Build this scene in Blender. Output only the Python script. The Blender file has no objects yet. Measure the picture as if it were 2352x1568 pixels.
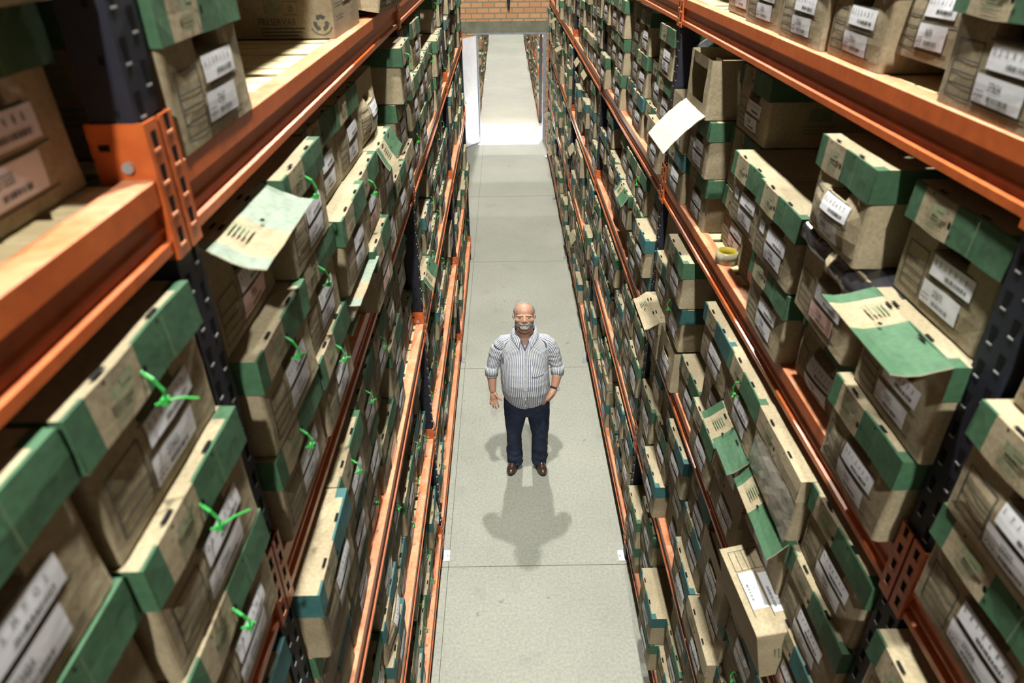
import bpy, bmesh, math, random
from mathutils import Vector, Matrix, Euler, noise
rnd = random.Random(7)
C = bpy.context.scene.collection
PI = math.pi

# ------------------------------------------------------------------ materials
def _n(nt, t, **kw):
    n = nt.nodes.new(t)
    for k, v in kw.items():
        if k in n.inputs: n.inputs[k].default_value = v
        else: setattr(n, k, v)
    return n
def rgb(c): return (c[0], c[1], c[2], 1)
def mat(name, c1, c2=None, rough=.7, metal=0., scale=6., detail=5., bump=0., bscale=60., obj_var=0., fine=None, lo=.35, hi=.65, spec=.4, stretch=None):
    m = bpy.data.materials.new(name); m.use_nodes = True
    nt = m.node_tree; b = nt.nodes['Principled BSDF']; L = nt.links
    b.inputs['Roughness'].default_value = rough; b.inputs['Metallic'].default_value = metal
    b.inputs['Specular IOR Level'].default_value = spec
    tc = _n(nt, 'ShaderNodeTexCoord'); vec = tc.outputs['Object']
    if stretch:
        mp = _n(nt, 'ShaderNodeMapping'); mp.inputs['Scale'].default_value = stretch
        L.new(vec, mp.inputs['Vector']); vec = mp.outputs['Vector']
    nz = _n(nt, 'ShaderNodeTexNoise', Scale=scale, Detail=detail, Roughness=.6); L.new(vec, nz.inputs['Vector'])
    rp = _n(nt, 'ShaderNodeValToRGB'); rp.color_ramp.elements[0].position = lo; rp.color_ramp.elements[1].position = hi
    rp.color_ramp.elements[0].color = rgb(c1); rp.color_ramp.elements[1].color = rgb(c2 or c1)
    L.new(nz.outputs['Fac'], rp.inputs['Fac']); col = rp.outputs['Color']
    if fine:
        f = _n(nt, 'ShaderNodeTexNoise', Scale=fine, Detail=3.); L.new(vec, f.inputs['Vector'])
        mx = _n(nt, 'ShaderNodeMix', data_type='RGBA', blend_type='OVERLAY'); mx.inputs[0].default_value = .35
        L.new(col, mx.inputs[6]); L.new(f.outputs['Fac'], mx.inputs[7]); col = mx.outputs[2]
    if obj_var:
        oi = _n(nt, 'ShaderNodeObjectInfo'); mr = _n(nt, 'ShaderNodeMapRange')
        mr.inputs['To Min'].default_value = 1 - obj_var; mr.inputs['To Max'].default_value = 1 + obj_var
        L.new(oi.outputs['Random'], mr.inputs['Value'])
        hs = _n(nt, 'ShaderNodeHueSaturation'); L.new(col, hs.inputs['Color']); L.new(mr.outputs['Result'], hs.inputs['Value']); col = hs.outputs['Color']
    L.new(col, b.inputs['Base Color'])
    if bump:
        bz = _n(nt, 'ShaderNodeTexNoise', Scale=bscale, Detail=4.); L.new(vec, bz.inputs['Vector'])
        bp = _n(nt, 'ShaderNodeBump', Strength=bump, Distance=.01); L.new(bz.outputs['Fac'], bp.inputs['Height']); L.new(bp.outputs['Normal'], b.inputs['Normal'])
    return m

M = {}
M['kraft'] = mat('kraft_cardboard', (.225,.188,.122), (.29,.245,.165), .82, scale=5, fine=90, bump=.12, bscale=35, obj_var=.12, spec=.25)
M['kraft_pale'] = mat('pale_cardboard_lining', (.46,.42,.31), (.52,.48,.37), .85, scale=7, fine=80, bump=.08, spec=.2)
M['green'] = mat('green_print', (.031,.080,.042), (.044,.106,.057), .7, scale=8, fine=70, bump=.1, bscale=35, obj_var=.16, spec=.3)
M['teal'] = mat('teal_print', (.022,.080,.082), (.032,.105,.108), .7, scale=8, fine=70, bump=.1, bscale=35, obj_var=.16, spec=.3)
M['greypr'] = mat('grey_green_print', (.15,.19,.155), (.20,.24,.20), .8, scale=8, fine=70, spec=.2)
M['ink'] = mat('dark_print_ink', (.035,.04,.035), (.06,.065,.055), .8, scale=60)
M['inkgreen'] = mat('faded_green_ink', (.12,.15,.085), (.19,.20,.12), .8, scale=60)
M['label'] = mat('white_paper_label', (.50,.51,.56), (.58,.59,.64), .55, scale=9, bump=.1, bscale=25, spec=.4)
M['labelpink'] = mat('pink_paper_label', (.62,.42,.40), (.66,.47,.44), .6, scale=9)
M['black'] = mat('black_and_hole_shade', (.008,.008,.008), (.012,.012,.012), .95, spec=.05)  # flat black: painted shade inside holes and slots, also plain black fittings
M['tie'] = mat('bright_green_plastic', (.03,.27,.05), (.04,.34,.07), .4)
M['paper'] = mat('cream_paper', (.66,.60,.46), (.74,.70,.58), .8, scale=14, stretch=(1,1,14))
M['orange'] = mat('orange_enamel', (.36,.073,.015), (.43,.098,.024), .34, scale=4, bump=.04, bscale=25, fine=30, spec=.5)
M['orange_dust_lit'] = mat('dusty_lit_orange_enamel', (.50,.125,.035), (.52,.29,.18), .55, scale=5, fine=40, spec=.4, lo=.3, hi=.75)  # dust, plus the brightness of lit beam tops put into the colour
M['navy'] = mat('navy_enamel', (.005,.006,.014), (.008,.010,.022), .62, scale=9, bump=.05, spec=.4)
M['steel'] = mat('galvanised_steel', (.35,.37,.40), (.5,.52,.55), .38, metal=.7, scale=30)
M['wood'] = mat('pale_pine', (.52,.42,.24), (.62,.53,.33), .75, scale=3, detail=8, stretch=(1.2,16,16), fine=25, spec=.25)
M['bagblack'] = mat('black_plastic_film', (.012,.012,.014), (.02,.02,.025), .18, bump=.6, bscale=22, spec=.7)
M['baggrey'] = mat('grey_plastic_wrap', (.16,.155,.135), (.26,.25,.22), .3, scale=12, bump=.5, bscale=20, spec=.6)
M['bluepaper'] = mat('blue_folder', (.03,.10,.42), (.04,.13,.5), .6)
M['yellow'] = mat('yellow_core', (.30,.24,.015), (.36,.29,.02), .6)
M['tape'] = mat('clear_packing_tape', (.22,.20,.13), (.30,.28,.20), .25, scale=20, spec=.6, stretch=(1,1,20))
M['tapefilm'] = mat('glossy_tape_film', (.36,.31,.22), (.46,.40,.30), .15, scale=15, bump=.3, bscale=40, spec=.7)

# ------------------------------------------------------------------ mesh builder
class MB:
    def __init__(s): s.v = []; s.f = []; s.m = []; s.mats = []; s.sm = set()
    def mi(s, m):
        if m not in s.mats: s.mats.append(m)
        return s.mats.index(m)
    def vert(s, *p): s.v.append(tuple(p)); return len(s.v) - 1
    def face(s, ids, m): s.f.append(tuple(ids)); s.m.append(s.mi(m))
    def poly(s, pts, m): s.face([s.vert(*p) for p in pts], m)
    def box(s, a, b, m, M4=None):
        x0, y0, z0 = a; x1, y1, z1 = b
        P = [(x0,y0,z0),(x1,y0,z0),(x1,y1,z0),(x0,y1,z0),(x0,y0,z1),(x1,y0,z1),(x1,y1,z1),(x0,y1,z1)]
        if M4 is not None: P = [tuple(M4 @ Vector(p)) for p in P]
        i = [s.vert(*p) for p in P]
        for q in ((0,3,2,1),(4,5,6,7),(0,1,5,4),(1,2,6,5),(2,3,7,6),(3,0,4,7)): s.face([i[k] for k in q], m)
    def bar(s, a, b, w, h, m):
        a = Vector(a); b = Vector(b); d = (b - a); L = d.length; d.normalize()
        up = Vector((0,0,1)) if abs(d.z) < .95 else Vector((1,0,0))
        x = d.cross(up).normalized(); z = x.cross(d)
        R = Matrix((x, d, z)).transposed().to_4x4(); R.translation = a
        s.box((-w/2,0,-h/2), (w/2,L,h/2), m, R)
    def tube(s, pts, r, m, n=6, closed=False):
        pts = [Vector(p) for p in pts]; rings = []
        for i, p in enumerate(pts):
            a = pts[i-1] if (i > 0 or closed) else p; b = pts[(i+1) % len(pts)] if (i < len(pts)-1 or closed) else p
            d = (b - a).normalized(); up = Vector((0,0,1)) if abs(d.z) < .9 else Vector((1,0,0))
            x = d.cross(up).normalized(); y = x.cross(d)
            rr = r[i] if isinstance(r, (list, tuple)) else r
            rings.append([s.vert(*(p + (x*math.cos(2*PI*k/n) + y*math.sin(2*PI*k/n))*rr)) for k in range(n)])
        R = len(rings)
        for i in range(R if closed else R-1):
            A = rings[i]; B = rings[(i+1) % R]
            for k in range(n): s.face([A[k], A[(k+1) % n], B[(k+1) % n], B[k]], m)
        if not closed: s.face(rings[0][::-1], m); s.face(rings[-1], m)
    def cyl(s, c, r, h, m, n=20, axis='z', r2=None):
        r2 = r if r2 is None else r2
        def pt(k, rr, t):
            a = 2*PI*k/n; u, w = rr*math.cos(a), rr*math.sin(a)
            return {'z': (c[0]+u, c[1]+w, c[2]+t), 'x': (c[0]+t, c[1]+u, c[2]+w), 'y': (c[0]+w, c[1]+t, c[2]+u)}[axis]
        A = [s.vert(*pt(k, r, 0)) for k in range(n)]; B = [s.vert(*pt(k, r2, h)) for k in range(n)]
        for k in range(n): s.face([A[k], A[(k+1) % n], B[(k+1) % n], B[k]], m)
        s.face(A[::-1], m); s.face(B, m)
    def prism(s, prof, y0, y1, m, mfun=None):   # profile in (x,z), extruded along y
        A = [s.vert(x, y0, z) for x, z in prof]; B = [s.vert(x, y1, z) for x, z in prof]; n = len(prof)
        for k in range(n): s.face([A[k], A[(k+1) % n], B[(k+1) % n], B[k]], mfun(k) if mfun else m)
        s.face(A, m); s.face(B[::-1], m)
    def add(s, o, M4):
        k = len(s.v); s.v += [tuple(M4 @ Vector(p)) for p in o.v]
        mm = [s.mi(m) for m in o.mats]
        s.f += [tuple(i + k for i in f) for f in o.f]; s.m += [mm[i] for i in o.m]
    def mesh(s, name, smooth=False, weld=False):
        me = bpy.data.meshes.new(name); me.from_pydata(s.v, [], s.f)
        for m in s.mats: me.materials.append(m)
        me.polygons.foreach_set('material_index', s.m)
        bm = bmesh.new(); bm.from_mesh(me)
        if weld: bmesh.ops.remove_doubles(bm, verts=bm.verts, dist=1e-5)
        bmesh.ops.recalc_face_normals(bm, faces=bm.faces); bm.to_mesh(me); bm.free()
        if smooth: me.polygons.foreach_set('use_smooth', [True]*len(me.polygons))
        me.update(); return me
def ob(name, me, parent=None, loc=(0,0,0), rot=(0,0,0)):
    o = bpy.data.objects.new(name, me); C.objects.link(o); o.location = loc; o.rotation_euler = rot
    if parent: o.parent = parent
    return o
def build(mb, name, parent=None, smooth=False, weld=False): return ob(name, mb.mesh(name, smooth, weld), parent)
def tag(o, label, cat, group=None, kind=None):
    o['label'] = label; o['category'] = cat
    if group: o['group'] = group
    if kind: o['kind'] = kind
    return o
def empty(name, loc=(0,0,0), rot=(0,0,0)):
    o = bpy.data.objects.new(name, None); C.objects.link(o); o.location = loc; o.rotation_euler = rot; o.empty_display_size = .1; return o
def struct(o): o['kind'] = 'structure'; return o

# ------------------------------------------------------------------ camera
H = 4.42225
fw = Vector((0.00591873, 0.85575007, -0.51735557)); rt = Vector((0.99987992, -0.0124742, -0.0091944)); upv = Vector((0.0143217, 0.51723903, 0.85572114))
cd = bpy.data.cameras.new('camera'); cam = bpy.data.objects.new('camera', cd); C.objects.link(cam)
mw = Matrix((rt, upv, -fw)).transposed().to_4x4(); mw.translation = (0, 0, H); cam.matrix_world = mw
FPX = 1593.457
cd.sensor_width = 36; cd.lens = FPX/2352*36; cd.clip_start = .05; cd.clip_end = 200
cd.dof.use_dof = True; cd.dof.focus_distance = 6.1; cd.dof.aperture_fstop = 3.4
bpy.context.scene.camera = cam
def px(p):
    d = Vector(p) - Vector((0, 0, H)); w = d.dot(fw)
    if w < .05: return None
    return (1176 + FPX*d.dot(rt)/w, 784 - FPX*d.dot(upv)/w, w)

# ------------------------------------------------------------------ racking
XL, XR = -.5426, .9143
LV = {'F': 5.027, 'A': 4.085, 'B': 3.142, 'C': 2.206, 'D': 1.262, 'E': .304}
UP = {'L': [-1.72, 1.107, 3.948, 6.911, 9.787], 'R': [-1.75, 1.10, 3.920, 6.864, 9.77, 12.43, 15.15]}
SIDE = {'L': 'left', 'R': 'right'}
def frame(side): return (XL, 1) if side == 'L' else (XR, -1)   # aisle plane, direction to the aisle
ORD = ['first','second','third','fourth','fifth','sixth','seventh','eighth','ninth']
BAY = {'L': ['cropped bay nearest the camera','nearest full bay','middle bay','farthest bay'],
       'R': ['cropped bay nearest the camera','nearest full bay','second full bay','third full bay','fourth full bay','bay beside the brick wall']}
LVN = {'F': 'out-of-sight', 'A': 'top', 'B': 'second', 'C': 'third', 'D': 'fourth', 'E': 'floor-level'}

def post_mesh():
    b = MB(); N = M['navy']
    # local: x toward the aisle (front face x=0), y along the aisle, hollow channel
    b.box((-.07,-.045,0), (0,.045,6.0), N)
    k = 0; z = .12
    while z < 5.0:
        for yy, off in ((-.022,0),(.022,.0375)):
            zz = z + off
            b.poly([(.0006,yy-.006,zz),(.0006,yy+.006,zz),(.0006,yy+.010,zz+.034),(.0006,yy-.010,zz+.034)], M['black'])  # shade inside the slot painted as a flat black patch
            b.box((0,yy-.007,zz-.004), (.0022,yy+.007,zz-.0005), M['steel'])
        b.poly([(-.03,-.0456,z),(-.022,-.0456,z),(-.022,-.0456,z+.012),(-.03,-.0456,z+.012)], M['black'])
        z += .075
    return b.mesh('post')
POST = post_mesh()
def plate_mesh():
    b = MB(); b.box((-.10,-.055,0), (.05,.055,.006), M['steel'])
    b.cyl((.035,0,.006), .009, .008, M['steel'], 8); return b.mesh('foot_plate')
PLATE = plate_mesh()
def brace_mesh():
    b = MB(); b.bar((-.07,0,0), (-.95,0,.55), .025, .035, M['steel']); return b.mesh('brace')
def brace2_mesh():
    b = MB(); b.bar((-.07,0,0), (-.95,0,0), .025, .035, M['navy']); return b.mesh('brace')
BR1, BR2 = brace_mesh(), brace2_mesh()
def upright(side, y, label):
    x, s = frame(side)
    r = empty('rack_upright', (x - s*.006, y, 0), (0, 0, 0 if s == 1 else PI))
    tag(r, label, 'rack post', 'navy rack uprights')
    for d in (0, -.95):
        p = ob('post', POST, r, (d, 0, .007), (0,0,0) if d == 0 else (0,0,PI)); 
        if d: p.location = (d-.07, 0, .007)
        ob('foot_plate', PLATE, r, (d, 0, 0))
    for z in (.5, 1.6, 2.7, 3.8, 4.9): ob('brace', BR2, r, (0, 0, z))
    for i, z in enumerate((.52, 1.62, 2.72, 3.82)):
        bb = ob('brace', BR1, r, (0, 0, z))
    return r
# beam profile: d = depth away from the aisle plane (0 front), z from beam top
PROF = [(.0,-.002),(.002,0),(.05,0),(.05,-.12),(.0,-.12),(.0,-.102),(.012,-.098),(.013,-.088),(.007,-.084),(.007,-.078),(.013,-.073),(.013,-.050),(.004,-.043),(.0,-.040)]
def beam(side, b, lv, label):
    x, s = frame(side); y0, y1 = UP[side][b]+.047, UP[side][b+1]-.047
    L = y1 - y0
    r = empty('pallet_beam', (x, (y0+y1)/2, LV[lv]))
    tag(r, label, 'shelf beam', 'orange pallet rack beams', 'thing')
    m = MB(); prof = [(-s*d, z) for d, z in PROF]
    m.prism(prof, -L/2+.004, L/2-.004, M['orange'], lambda k: M['orange_dust_lit'] if k in (0, 1) else M['orange'])
    build(m, 'beam_body', r)
    for e in (-1, 1):
        m = MB(); ye = e*L/2
        # side flange (in the XZ plane, deep into the rack) and front flange with slots
        ya, yb = sorted((ye - e*.0035, ye)); xa, xb = sorted((s*.004, -s*.085))
        m.box((xa, ya, -.135), (xb, yb, .085), M['orange'])
        ya, yb = sorted((ye, ye + e*.043)); xa, xb = sorted((s*.0005, s*.0045))
        m.box((xa, ya, -.135), (xb, yb, .085), M['orange'])
        for k in range(4):
            zc = -.112 + k*.052 + (.014 if e < 0 else 0); yc = ye + e*.020; xx = s*.005
            m.poly([(xx,yc-.006,zc),(xx,yc+.006,zc),(xx,yc+.009,zc+.026),(xx,yc-.009,zc+.026)], M['black'])  # connector slot: its inner darkness is a painted patch
            xa, xb = sorted((s*.0045, s*.007)); m.box((xa, yc-.009, zc-.005), (xb, yc+.009, zc-.001), M['orange_dust_lit'])
        yy = ye - e*.0042
        m.poly([(-s*.055,yy,.045),(-s*.072,yy,.045),(-s*.072,yy,.055),(-s*.055,yy,.055)], M['black'])
        c = build(m, 'connector', r)
        m = MB(); m.cyl((-s*.035, ye - e*.0035, .02), .009, -e*.006, M['steel'], 10, 'y'); build(m, 'bolt', c)
def deck(side, b, lv, label):
    x, s = frame(side); y0, y1 = UP[side][b]+.05, UP[side][b+1]-.05
    r = random.Random(b*31 + ord(lv)); m = MB(); y = y0 + .012
    while y < y1 - .05:
        w = r.choice((.085,.095,.11,.07)); y2 = min(y + w, y1 - .012)
        z = LV[lv] - .003 - r.random()*.003
        xa, xb = sorted((x - s*.0505, x - s*.96)); m.box((xa, y, z-.02), (xb, y2, z), M['wood']); y = y2 + r.choice((.018,.03,.012,.035))
    tag(build(m, 'slatted_deck'), label, 'wooden shelf', 'pale slatted shelf decks')
for sd in 'LR':
    n = len(UP[sd])
    for i, y in enumerate(UP[sd]):
        if i == 0: lab = f'navy perforated rack post beside the camera, {SIDE[sd]} rack'
        elif i == n-1: lab = f'navy perforated post ending the {SIDE[sd]} rack at its far end'
        else: lab = f'navy perforated upright on the {SIDE[sd]} rack, {ORD[i-1]} one from the camera'
        upright(sd, y, lab)
    for b in range(n-1):
        for lv in 'FABCDE':
            if lv == 'F' and b > 3: continue
            beam(sd, b, lv, f'orange {LVN[lv]} shelf beam on the {SIDE[sd]} rack, {BAY[sd][b]}')
            if b < 3 or lv in 'FAB':
                deck(sd, b, lv, f'pale slatted wooden deck, {LVN[lv]} shelf, {SIDE[sd]} rack, {BAY[sd][b]}')

# ------------------------------------------------------------------ glyphs for printed numbers
_G = {}
def glyph(ch):
    if ch not in _G:
        cu = bpy.data.curves.new('g', 'FONT'); cu.body = ch; cu.resolution_u = 2
        o = bpy.data.objects.new('g', cu); C.objects.link(o)
        dg = bpy.context.evaluated_depsgraph_get(); dg.update()
        me = bpy.data.meshes.new_from_object(o.evaluated_get(dg))
        V = [(v.co.x, v.co.y) for v in me.vertices]; F = [tuple(p.vertices) for p in me.polygons]
        w = max([v[0] for v in V] or [0]); x0 = min([v[0] for v in V] or [0])
        _G[ch] = ([(a - x0, b) for a, b in V], F, w - x0)
        bpy.data.objects.remove(o); bpy.data.curves.remove(cu); bpy.data.meshes.remove(me)
    return _G[ch]
def text(mb, s, u, v, h, m, F3, cond=.8, gap=.12, adv=None):
    """s written from (u,v) with cap height h; F3 maps (u,v) to a point of the surface"""
    k = h/.73
    for ch in s:
        if ch == ' ': u += .35*h; continue
        V, Fc, w = glyph(ch)
        ids = [mb.vert(*F3(u + a*k*cond, v + b*k)) for a, b in V]
        for f in Fc: mb.face([ids[i] for i in f], m)
        u += adv if adv else (w*cond*k + gap*h)
    return u

# ------------------------------------------------------------------ archive boxes
BW, BD, BH = .377, .43, .254
LIDH = .083
class Var:
    def __init__(s, seed, W=BW, bulge=.006, sag=.004):
        r = random.Random(seed); s.W = W + r.uniform(-.008,.002); s.D = BD; s.Hb = BH - .006
        s.bulge = bulge*r.uniform(.3,1.6); s.sag = sag*r.uniform(.2,1.8); s.skew = r.uniform(-.006,.006); s.seed = seed
    def F(s, u, v):
        t = max(-1, min(1, 2*u/s.W)); w = max(0, min(1, v/s.Hb))
        return -s.bulge*(1-t*t)*math.sin(PI*min(1, v/.170)) - s.sag*(1-w)**3*(.6+.4*t) + .0015*noise.noise((u*14, v*14, s.seed))
    def S(s, off):
        return lambda u, v: (u + s.skew*v, s.F(u, v) - off, v)
def body_mb(vr, openfront=False, opentop=False):
    b = MB(); K = M['kraft']; W, D, Hb = vr.W, vr.D, vr.Hb; r = .011
    us = [-W/2+r, -.13, -.075, -.052, -.042, .010, .062, .072, .12, W/2-r]
    zs = [0, .02, .06, .105, .137, .142, .158, .167, .172, .205, Hb]
    pl = [(u, None) for u in us]
    out = []
    for u in us: out.append(('f', u))
    for a in (-60, -30): out.append(('c', W/2-r + r*math.cos(math.radians(a)), r + r*math.sin(math.radians(a))))
    for y in (r, D*.25, D*.5, D*.75, D): out.append(('c', W/2, y))
    for y in (D, D*.75, D*.5, D*.25, r): out.append(('c', -W/2, y))
    for a in (210, 240): out.append(('c', -W/2+r + r*math.cos(math.radians(a)), r + r*math.sin(math.radians(a))))
    rings = []
    for z in zs:
        row = []
        for o in out:
            if o[0] == 'f': row.append(b.vert(o[1]+vr.skew*z, vr.F(o[1], z), z))
            else:
                ex = .003*noise.noise((o[1]*5, o[2]*9, z*9+vr.seed)) + (.004*math.sin(PI*z/Hb)*math.sin(PI*o[2]/D))*(1 if o[1] > 0 else -1)
                f = vr.F(math.copysign(W/2, o[1]), z)*max(0, 1-o[2]/.03)
                row.append(b.vert(o[1]+vr.skew*z+ex, o[2]+f, z))
        rings.append(row)
    n = len(out)
    hole = set() if openfront else {(i, k) for i in range(3, 7) for k in range(4, 8)}
    if not openfront:
        for (i, k), (du, dz) in {(3,4):(.008,.004),(7,4):(-.008,.004),(3,8):(.008,-.004),(7,8):(-.008,-.004)}.items():
            x, y, z = b.v[rings[k][i]]; b.v[rings[k][i]] = (x+du, y, z+dz)
    for k in range(len(zs)-1):
        for i in range(n):
            j = (i+1) % n
            if i < len(us)-1 and (i, k) in hole: continue
            if openfront and i < len(us)-1 and k >= 2 and 0 < i < len(us)-2: continue
            b.face([rings[k][i], rings[k][j], rings[k+1][j], rings[k+1][i]], K)
    if not openfront:                                    # hand hole: a pocket going into the box
        lp = [(i,4) for i in range(3,8)] + [(7,k) for k in range(5,9)] + [(i,8) for i in range(6,2,-1)] + [(3,k) for k in range(7,4,-1)]
        A = [rings[k][i] for i, k in lp]; B = [b.vert(b.v[q][0], b.v[q][1]+.05, b.v[q][2]) for q in A]
        for q in range(len(A)): b.face([A[q], A[(q+1) % len(A)], B[(q+1) % len(A)], B[q]], K)
        b.face(B, M['black'])  # back of the pocket painted black for the shade inside
    b.face(rings[0][::-1], K)
    if opentop or openfront:
        for dz, mm in ((-.05, M['kraft']),):
            inn = [b.vert(b.v[q][0]*.975, .005 + b.v[q][1]*.975, Hb+dz) for q in rings[-1]]
            for i in range(n): b.face([rings[-1][i], rings[-1][(i+1) % n], inn[(i+1) % n], inn[i]], mm)
            b.face(inn, mm)
        if openfront:
            x0, x1 = -W/2+.02, W/2-.02; y = .30
            b.poly([(x0,y,.01),(x1,y,.01),(x1,y,Hb-.05),(x0,y,Hb-.05)], K)
    else:
        b.face(rings[-1], K)
    # printed form: boxes with lines on the left part, frames round the stickers
    S = vr.S(.0008); I = M['ink']
    def line(u0, v0, u1, v1, t=.0016):
        nn = 4
        for q in range(nn):
            a, c = q/nn, (q+1)/nn
            ua, va, ub, vb = u0+(u1-u0)*a, v0+(v1-v0)*a, u0+(u1-u0)*c, v0+(v1-v0)*c
            if abs(u1-u0) > abs(v1-v0): b.poly([S(ua,va-t),S(ub,vb-t),S(ub,vb+t),S(ua,va+t)], I)
            else: b.poly([S(ua-t,va),S(ub+t-2*t,vb),S(ub+t,vb),S(ua+t,va)], I)
    if not openfront:
        for v in (.022,.045,.068,.092,.128): line(-.158, v, -.068, v)
        line(-.158,.022,-.158,.128); line(-.068,.022,-.068,.128)
        line(-.058,.083,.128,.083); line(-.062,.022,.118,.022); line(-.058,.139,.10,.139)
        if vr.seed % 3 == 0:
            for q in range(3): text(b, 'orsl', -.15, .112+.0*q, .008, M['ink'], vr.S(.0009)); break
    # side printing: small green square panel near the front top, both sides
    for sx in (-1, 1):
        xx = sx*(W/2 + .0075)
        b.poly([(xx,.15,.10),(xx,.24,.10),(xx,.24,.15),(xx,.15,.15)], M['inkgreen'])
        for q in range(3): b.poly([(xx,.14,.085-.013*q),(xx,.26-.02*q,.085-.013*q),(xx,.26-.02*q,.079-.013*q),(xx,.14,.079-.013*q)], M['inkgreen'])
    return b
def lid_mb(color, seed, flap=False, W=BW):
    r = random.Random(seed*13+5); b = MB(); G = M[color] if color != 'kraft' else M['kraft']; K = M['kraft']
    w = W + .008; y0 = -.009; y1 = BD + .006; zt = BH; zb = BH - LIDH
    f = [-.5, -.375, -.27, -.16, -.035, .12, .19, .29, .40, .5]
    us = [w*q for q in f]; ys = [y0, y0+.006, y0+.03, .15, .28, y1]
    band = lambda q: G if (q < 1 or q >= 4) else K
    nz = lambda a, c: .0035*noise.noise((a*8+seed*3.1, c*8, seed*1.7))
    P = {}
    for i, u in enumerate(us):
        for j, y in enumerate(ys):
            t = 2*u/w; sg = -.007*(1-t*t)*math.sin(PI*min(1, max(0, (y-y0)/(y1-y0)))) if 0 < j < 5 else 0
            P[i, j] = b.vert(u, y, zt + sg + nz(u, y)*.8)
    for i in range(len(us)-1):
        for j in range(len(ys)-1):
            m = K
            if j == 0 and color != 'kraft' and band(i) is G and i != 0: m = G
            if i in (0, 8) and color != 'kraft' and j < 2: m = G if i == 8 or j == 0 else K
            b.face([P[i,j],P[i+1,j],P[i+1,j+1],P[i,j+1]], m)
    flare = r.uniform(.001,.007)
    if not flap:
        A = [P[i,0] for i in range(len(us))]
        mid = [b.vert(u, y0-flare*.5+nz(u,1), (zt+zb)/2) for u in us]
        bot = [b.vert(u, y0-flare+nz(u,2), zb + nz(u,3)*1.5) for u in us]
        for i in range(len(us)-1):
            b.face([A[i],A[i+1],mid[i+1],mid[i]], band(i)); b.face([mid[i],mid[i+1],bot[i+1],bot[i]], band(i))
        ed = [b.vert(b.v[q][0], b.v[q][1]+.004, b.v[q][2]) for q in bot]
        for i in range(len(us)-1): b.face([bot[i],bot[i+1],ed[i+1],ed[i]], M['kraft_pale'])
        fy = lambda z: y0 - flare*(zt-z)/LIDH
        # logo printed on the plain band, tab hole at its right edge
        lu = -.255*w
        b.poly([(lu,fy(zt-.02)-.0035,zt-.02),(lu+.05,fy(zt-.02)-.0035,zt-.02),(lu+.05,fy(zt-.04)-.0035,zt-.04),(lu,fy(zt-.04)-.0035,zt-.04)], M['inkgreen'])
        b.poly([(lu+.025,fy(zt-.018)-.004,zt-.018),(lu+.06,fy(zt-.018)-.004,zt-.018),(lu+.06,fy(zt-.03)-.004,zt-.03),(lu+.025,fy(zt-.03)-.004,zt-.03)], M['inkgreen'])
        for q in range(4):
            z = zt-.046-.007*q; b.poly([(lu-.006,fy(z)-.0035,z),(lu+.05-.006*(q%2),fy(z)-.0035,z),(lu+.05-.006*(q%2),fy(z)-.0035,z-.0035),(lu-.006,fy(z)-.0035,z-.0035)], M['inkgreen'])
        hz = zt-.045; hu = us[4]
        b.poly([(hu+.006*math.cos(a*PI/4),fy(hz)-.0042,hz+.009*math.sin(a*PI/4)) for a in range(8)], M['black'])  # tab hole, a flat patch painted dark for its depth
        # skirt crease
        cu = us[6]; b.poly([(cu,fy(zt-.004)-.0036,zt-.004),(cu+.0015,fy(zt-.004)-.0036,zt-.004),(cu+.0015,fy(zb)-.0036,zb+.004),(cu,fy(zb)-.0036,zb+.004)], M['inkgreen'])
    for sx, i in ((-1, 0), (1, len(us)-1)):
        A = [P[i,j] for j in range(len(ys))]
        B = [b.vert(us[i]+sx*.002, y + (-flare if j == 0 and not flap else 0), zb) for j, y in enumerate(ys)]
        for j in range(len(ys)-1): b.face([A[j],A[j+1],B[j+1],B[j]], G)
    A = [P[i,len(ys)-1] for i in range(len(us))]; B = [b.vert(u, y1, zb) for u in us]
    for i in range(len(us)-1): b.face([A[i],A[i+1],B[i+1],B[i]], G)
    for fu in (-.24, .185):                                # folding slots on the front edge, their darkness painted as black patches
        u = fu*w; b.poly([(u-.016,y0+.004,zt+.004),(u+.016,y0+.004,zt+.004),(u+.016,y0+.012,zt+.004),(u-.016,y0+.012,zt+.004)], M['black'])
        if not flap: b.poly([(u-.016,y0-.0045,zt-.0005),(u-.010,y0-.0045,zt-.0005),(u-.010,y0-.0045,zt-.007),(u-.016,y0-.0045,zt-.007)], M['black'])
    # form printed on top
    for u0, v0, u1, v1 in ((-.10,.12,.10,.12),(-.10,.16,.10,.16),(-.10,.20,.10,.20),(-.10,.24,.10,.24)):
        z = zt - .0025; b.poly([(u0,v0,z),(u1,v1,z),(u1,v1+.0025,z),(u0,v0+.0025,z)], M['inkgreen'])
    return b
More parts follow.
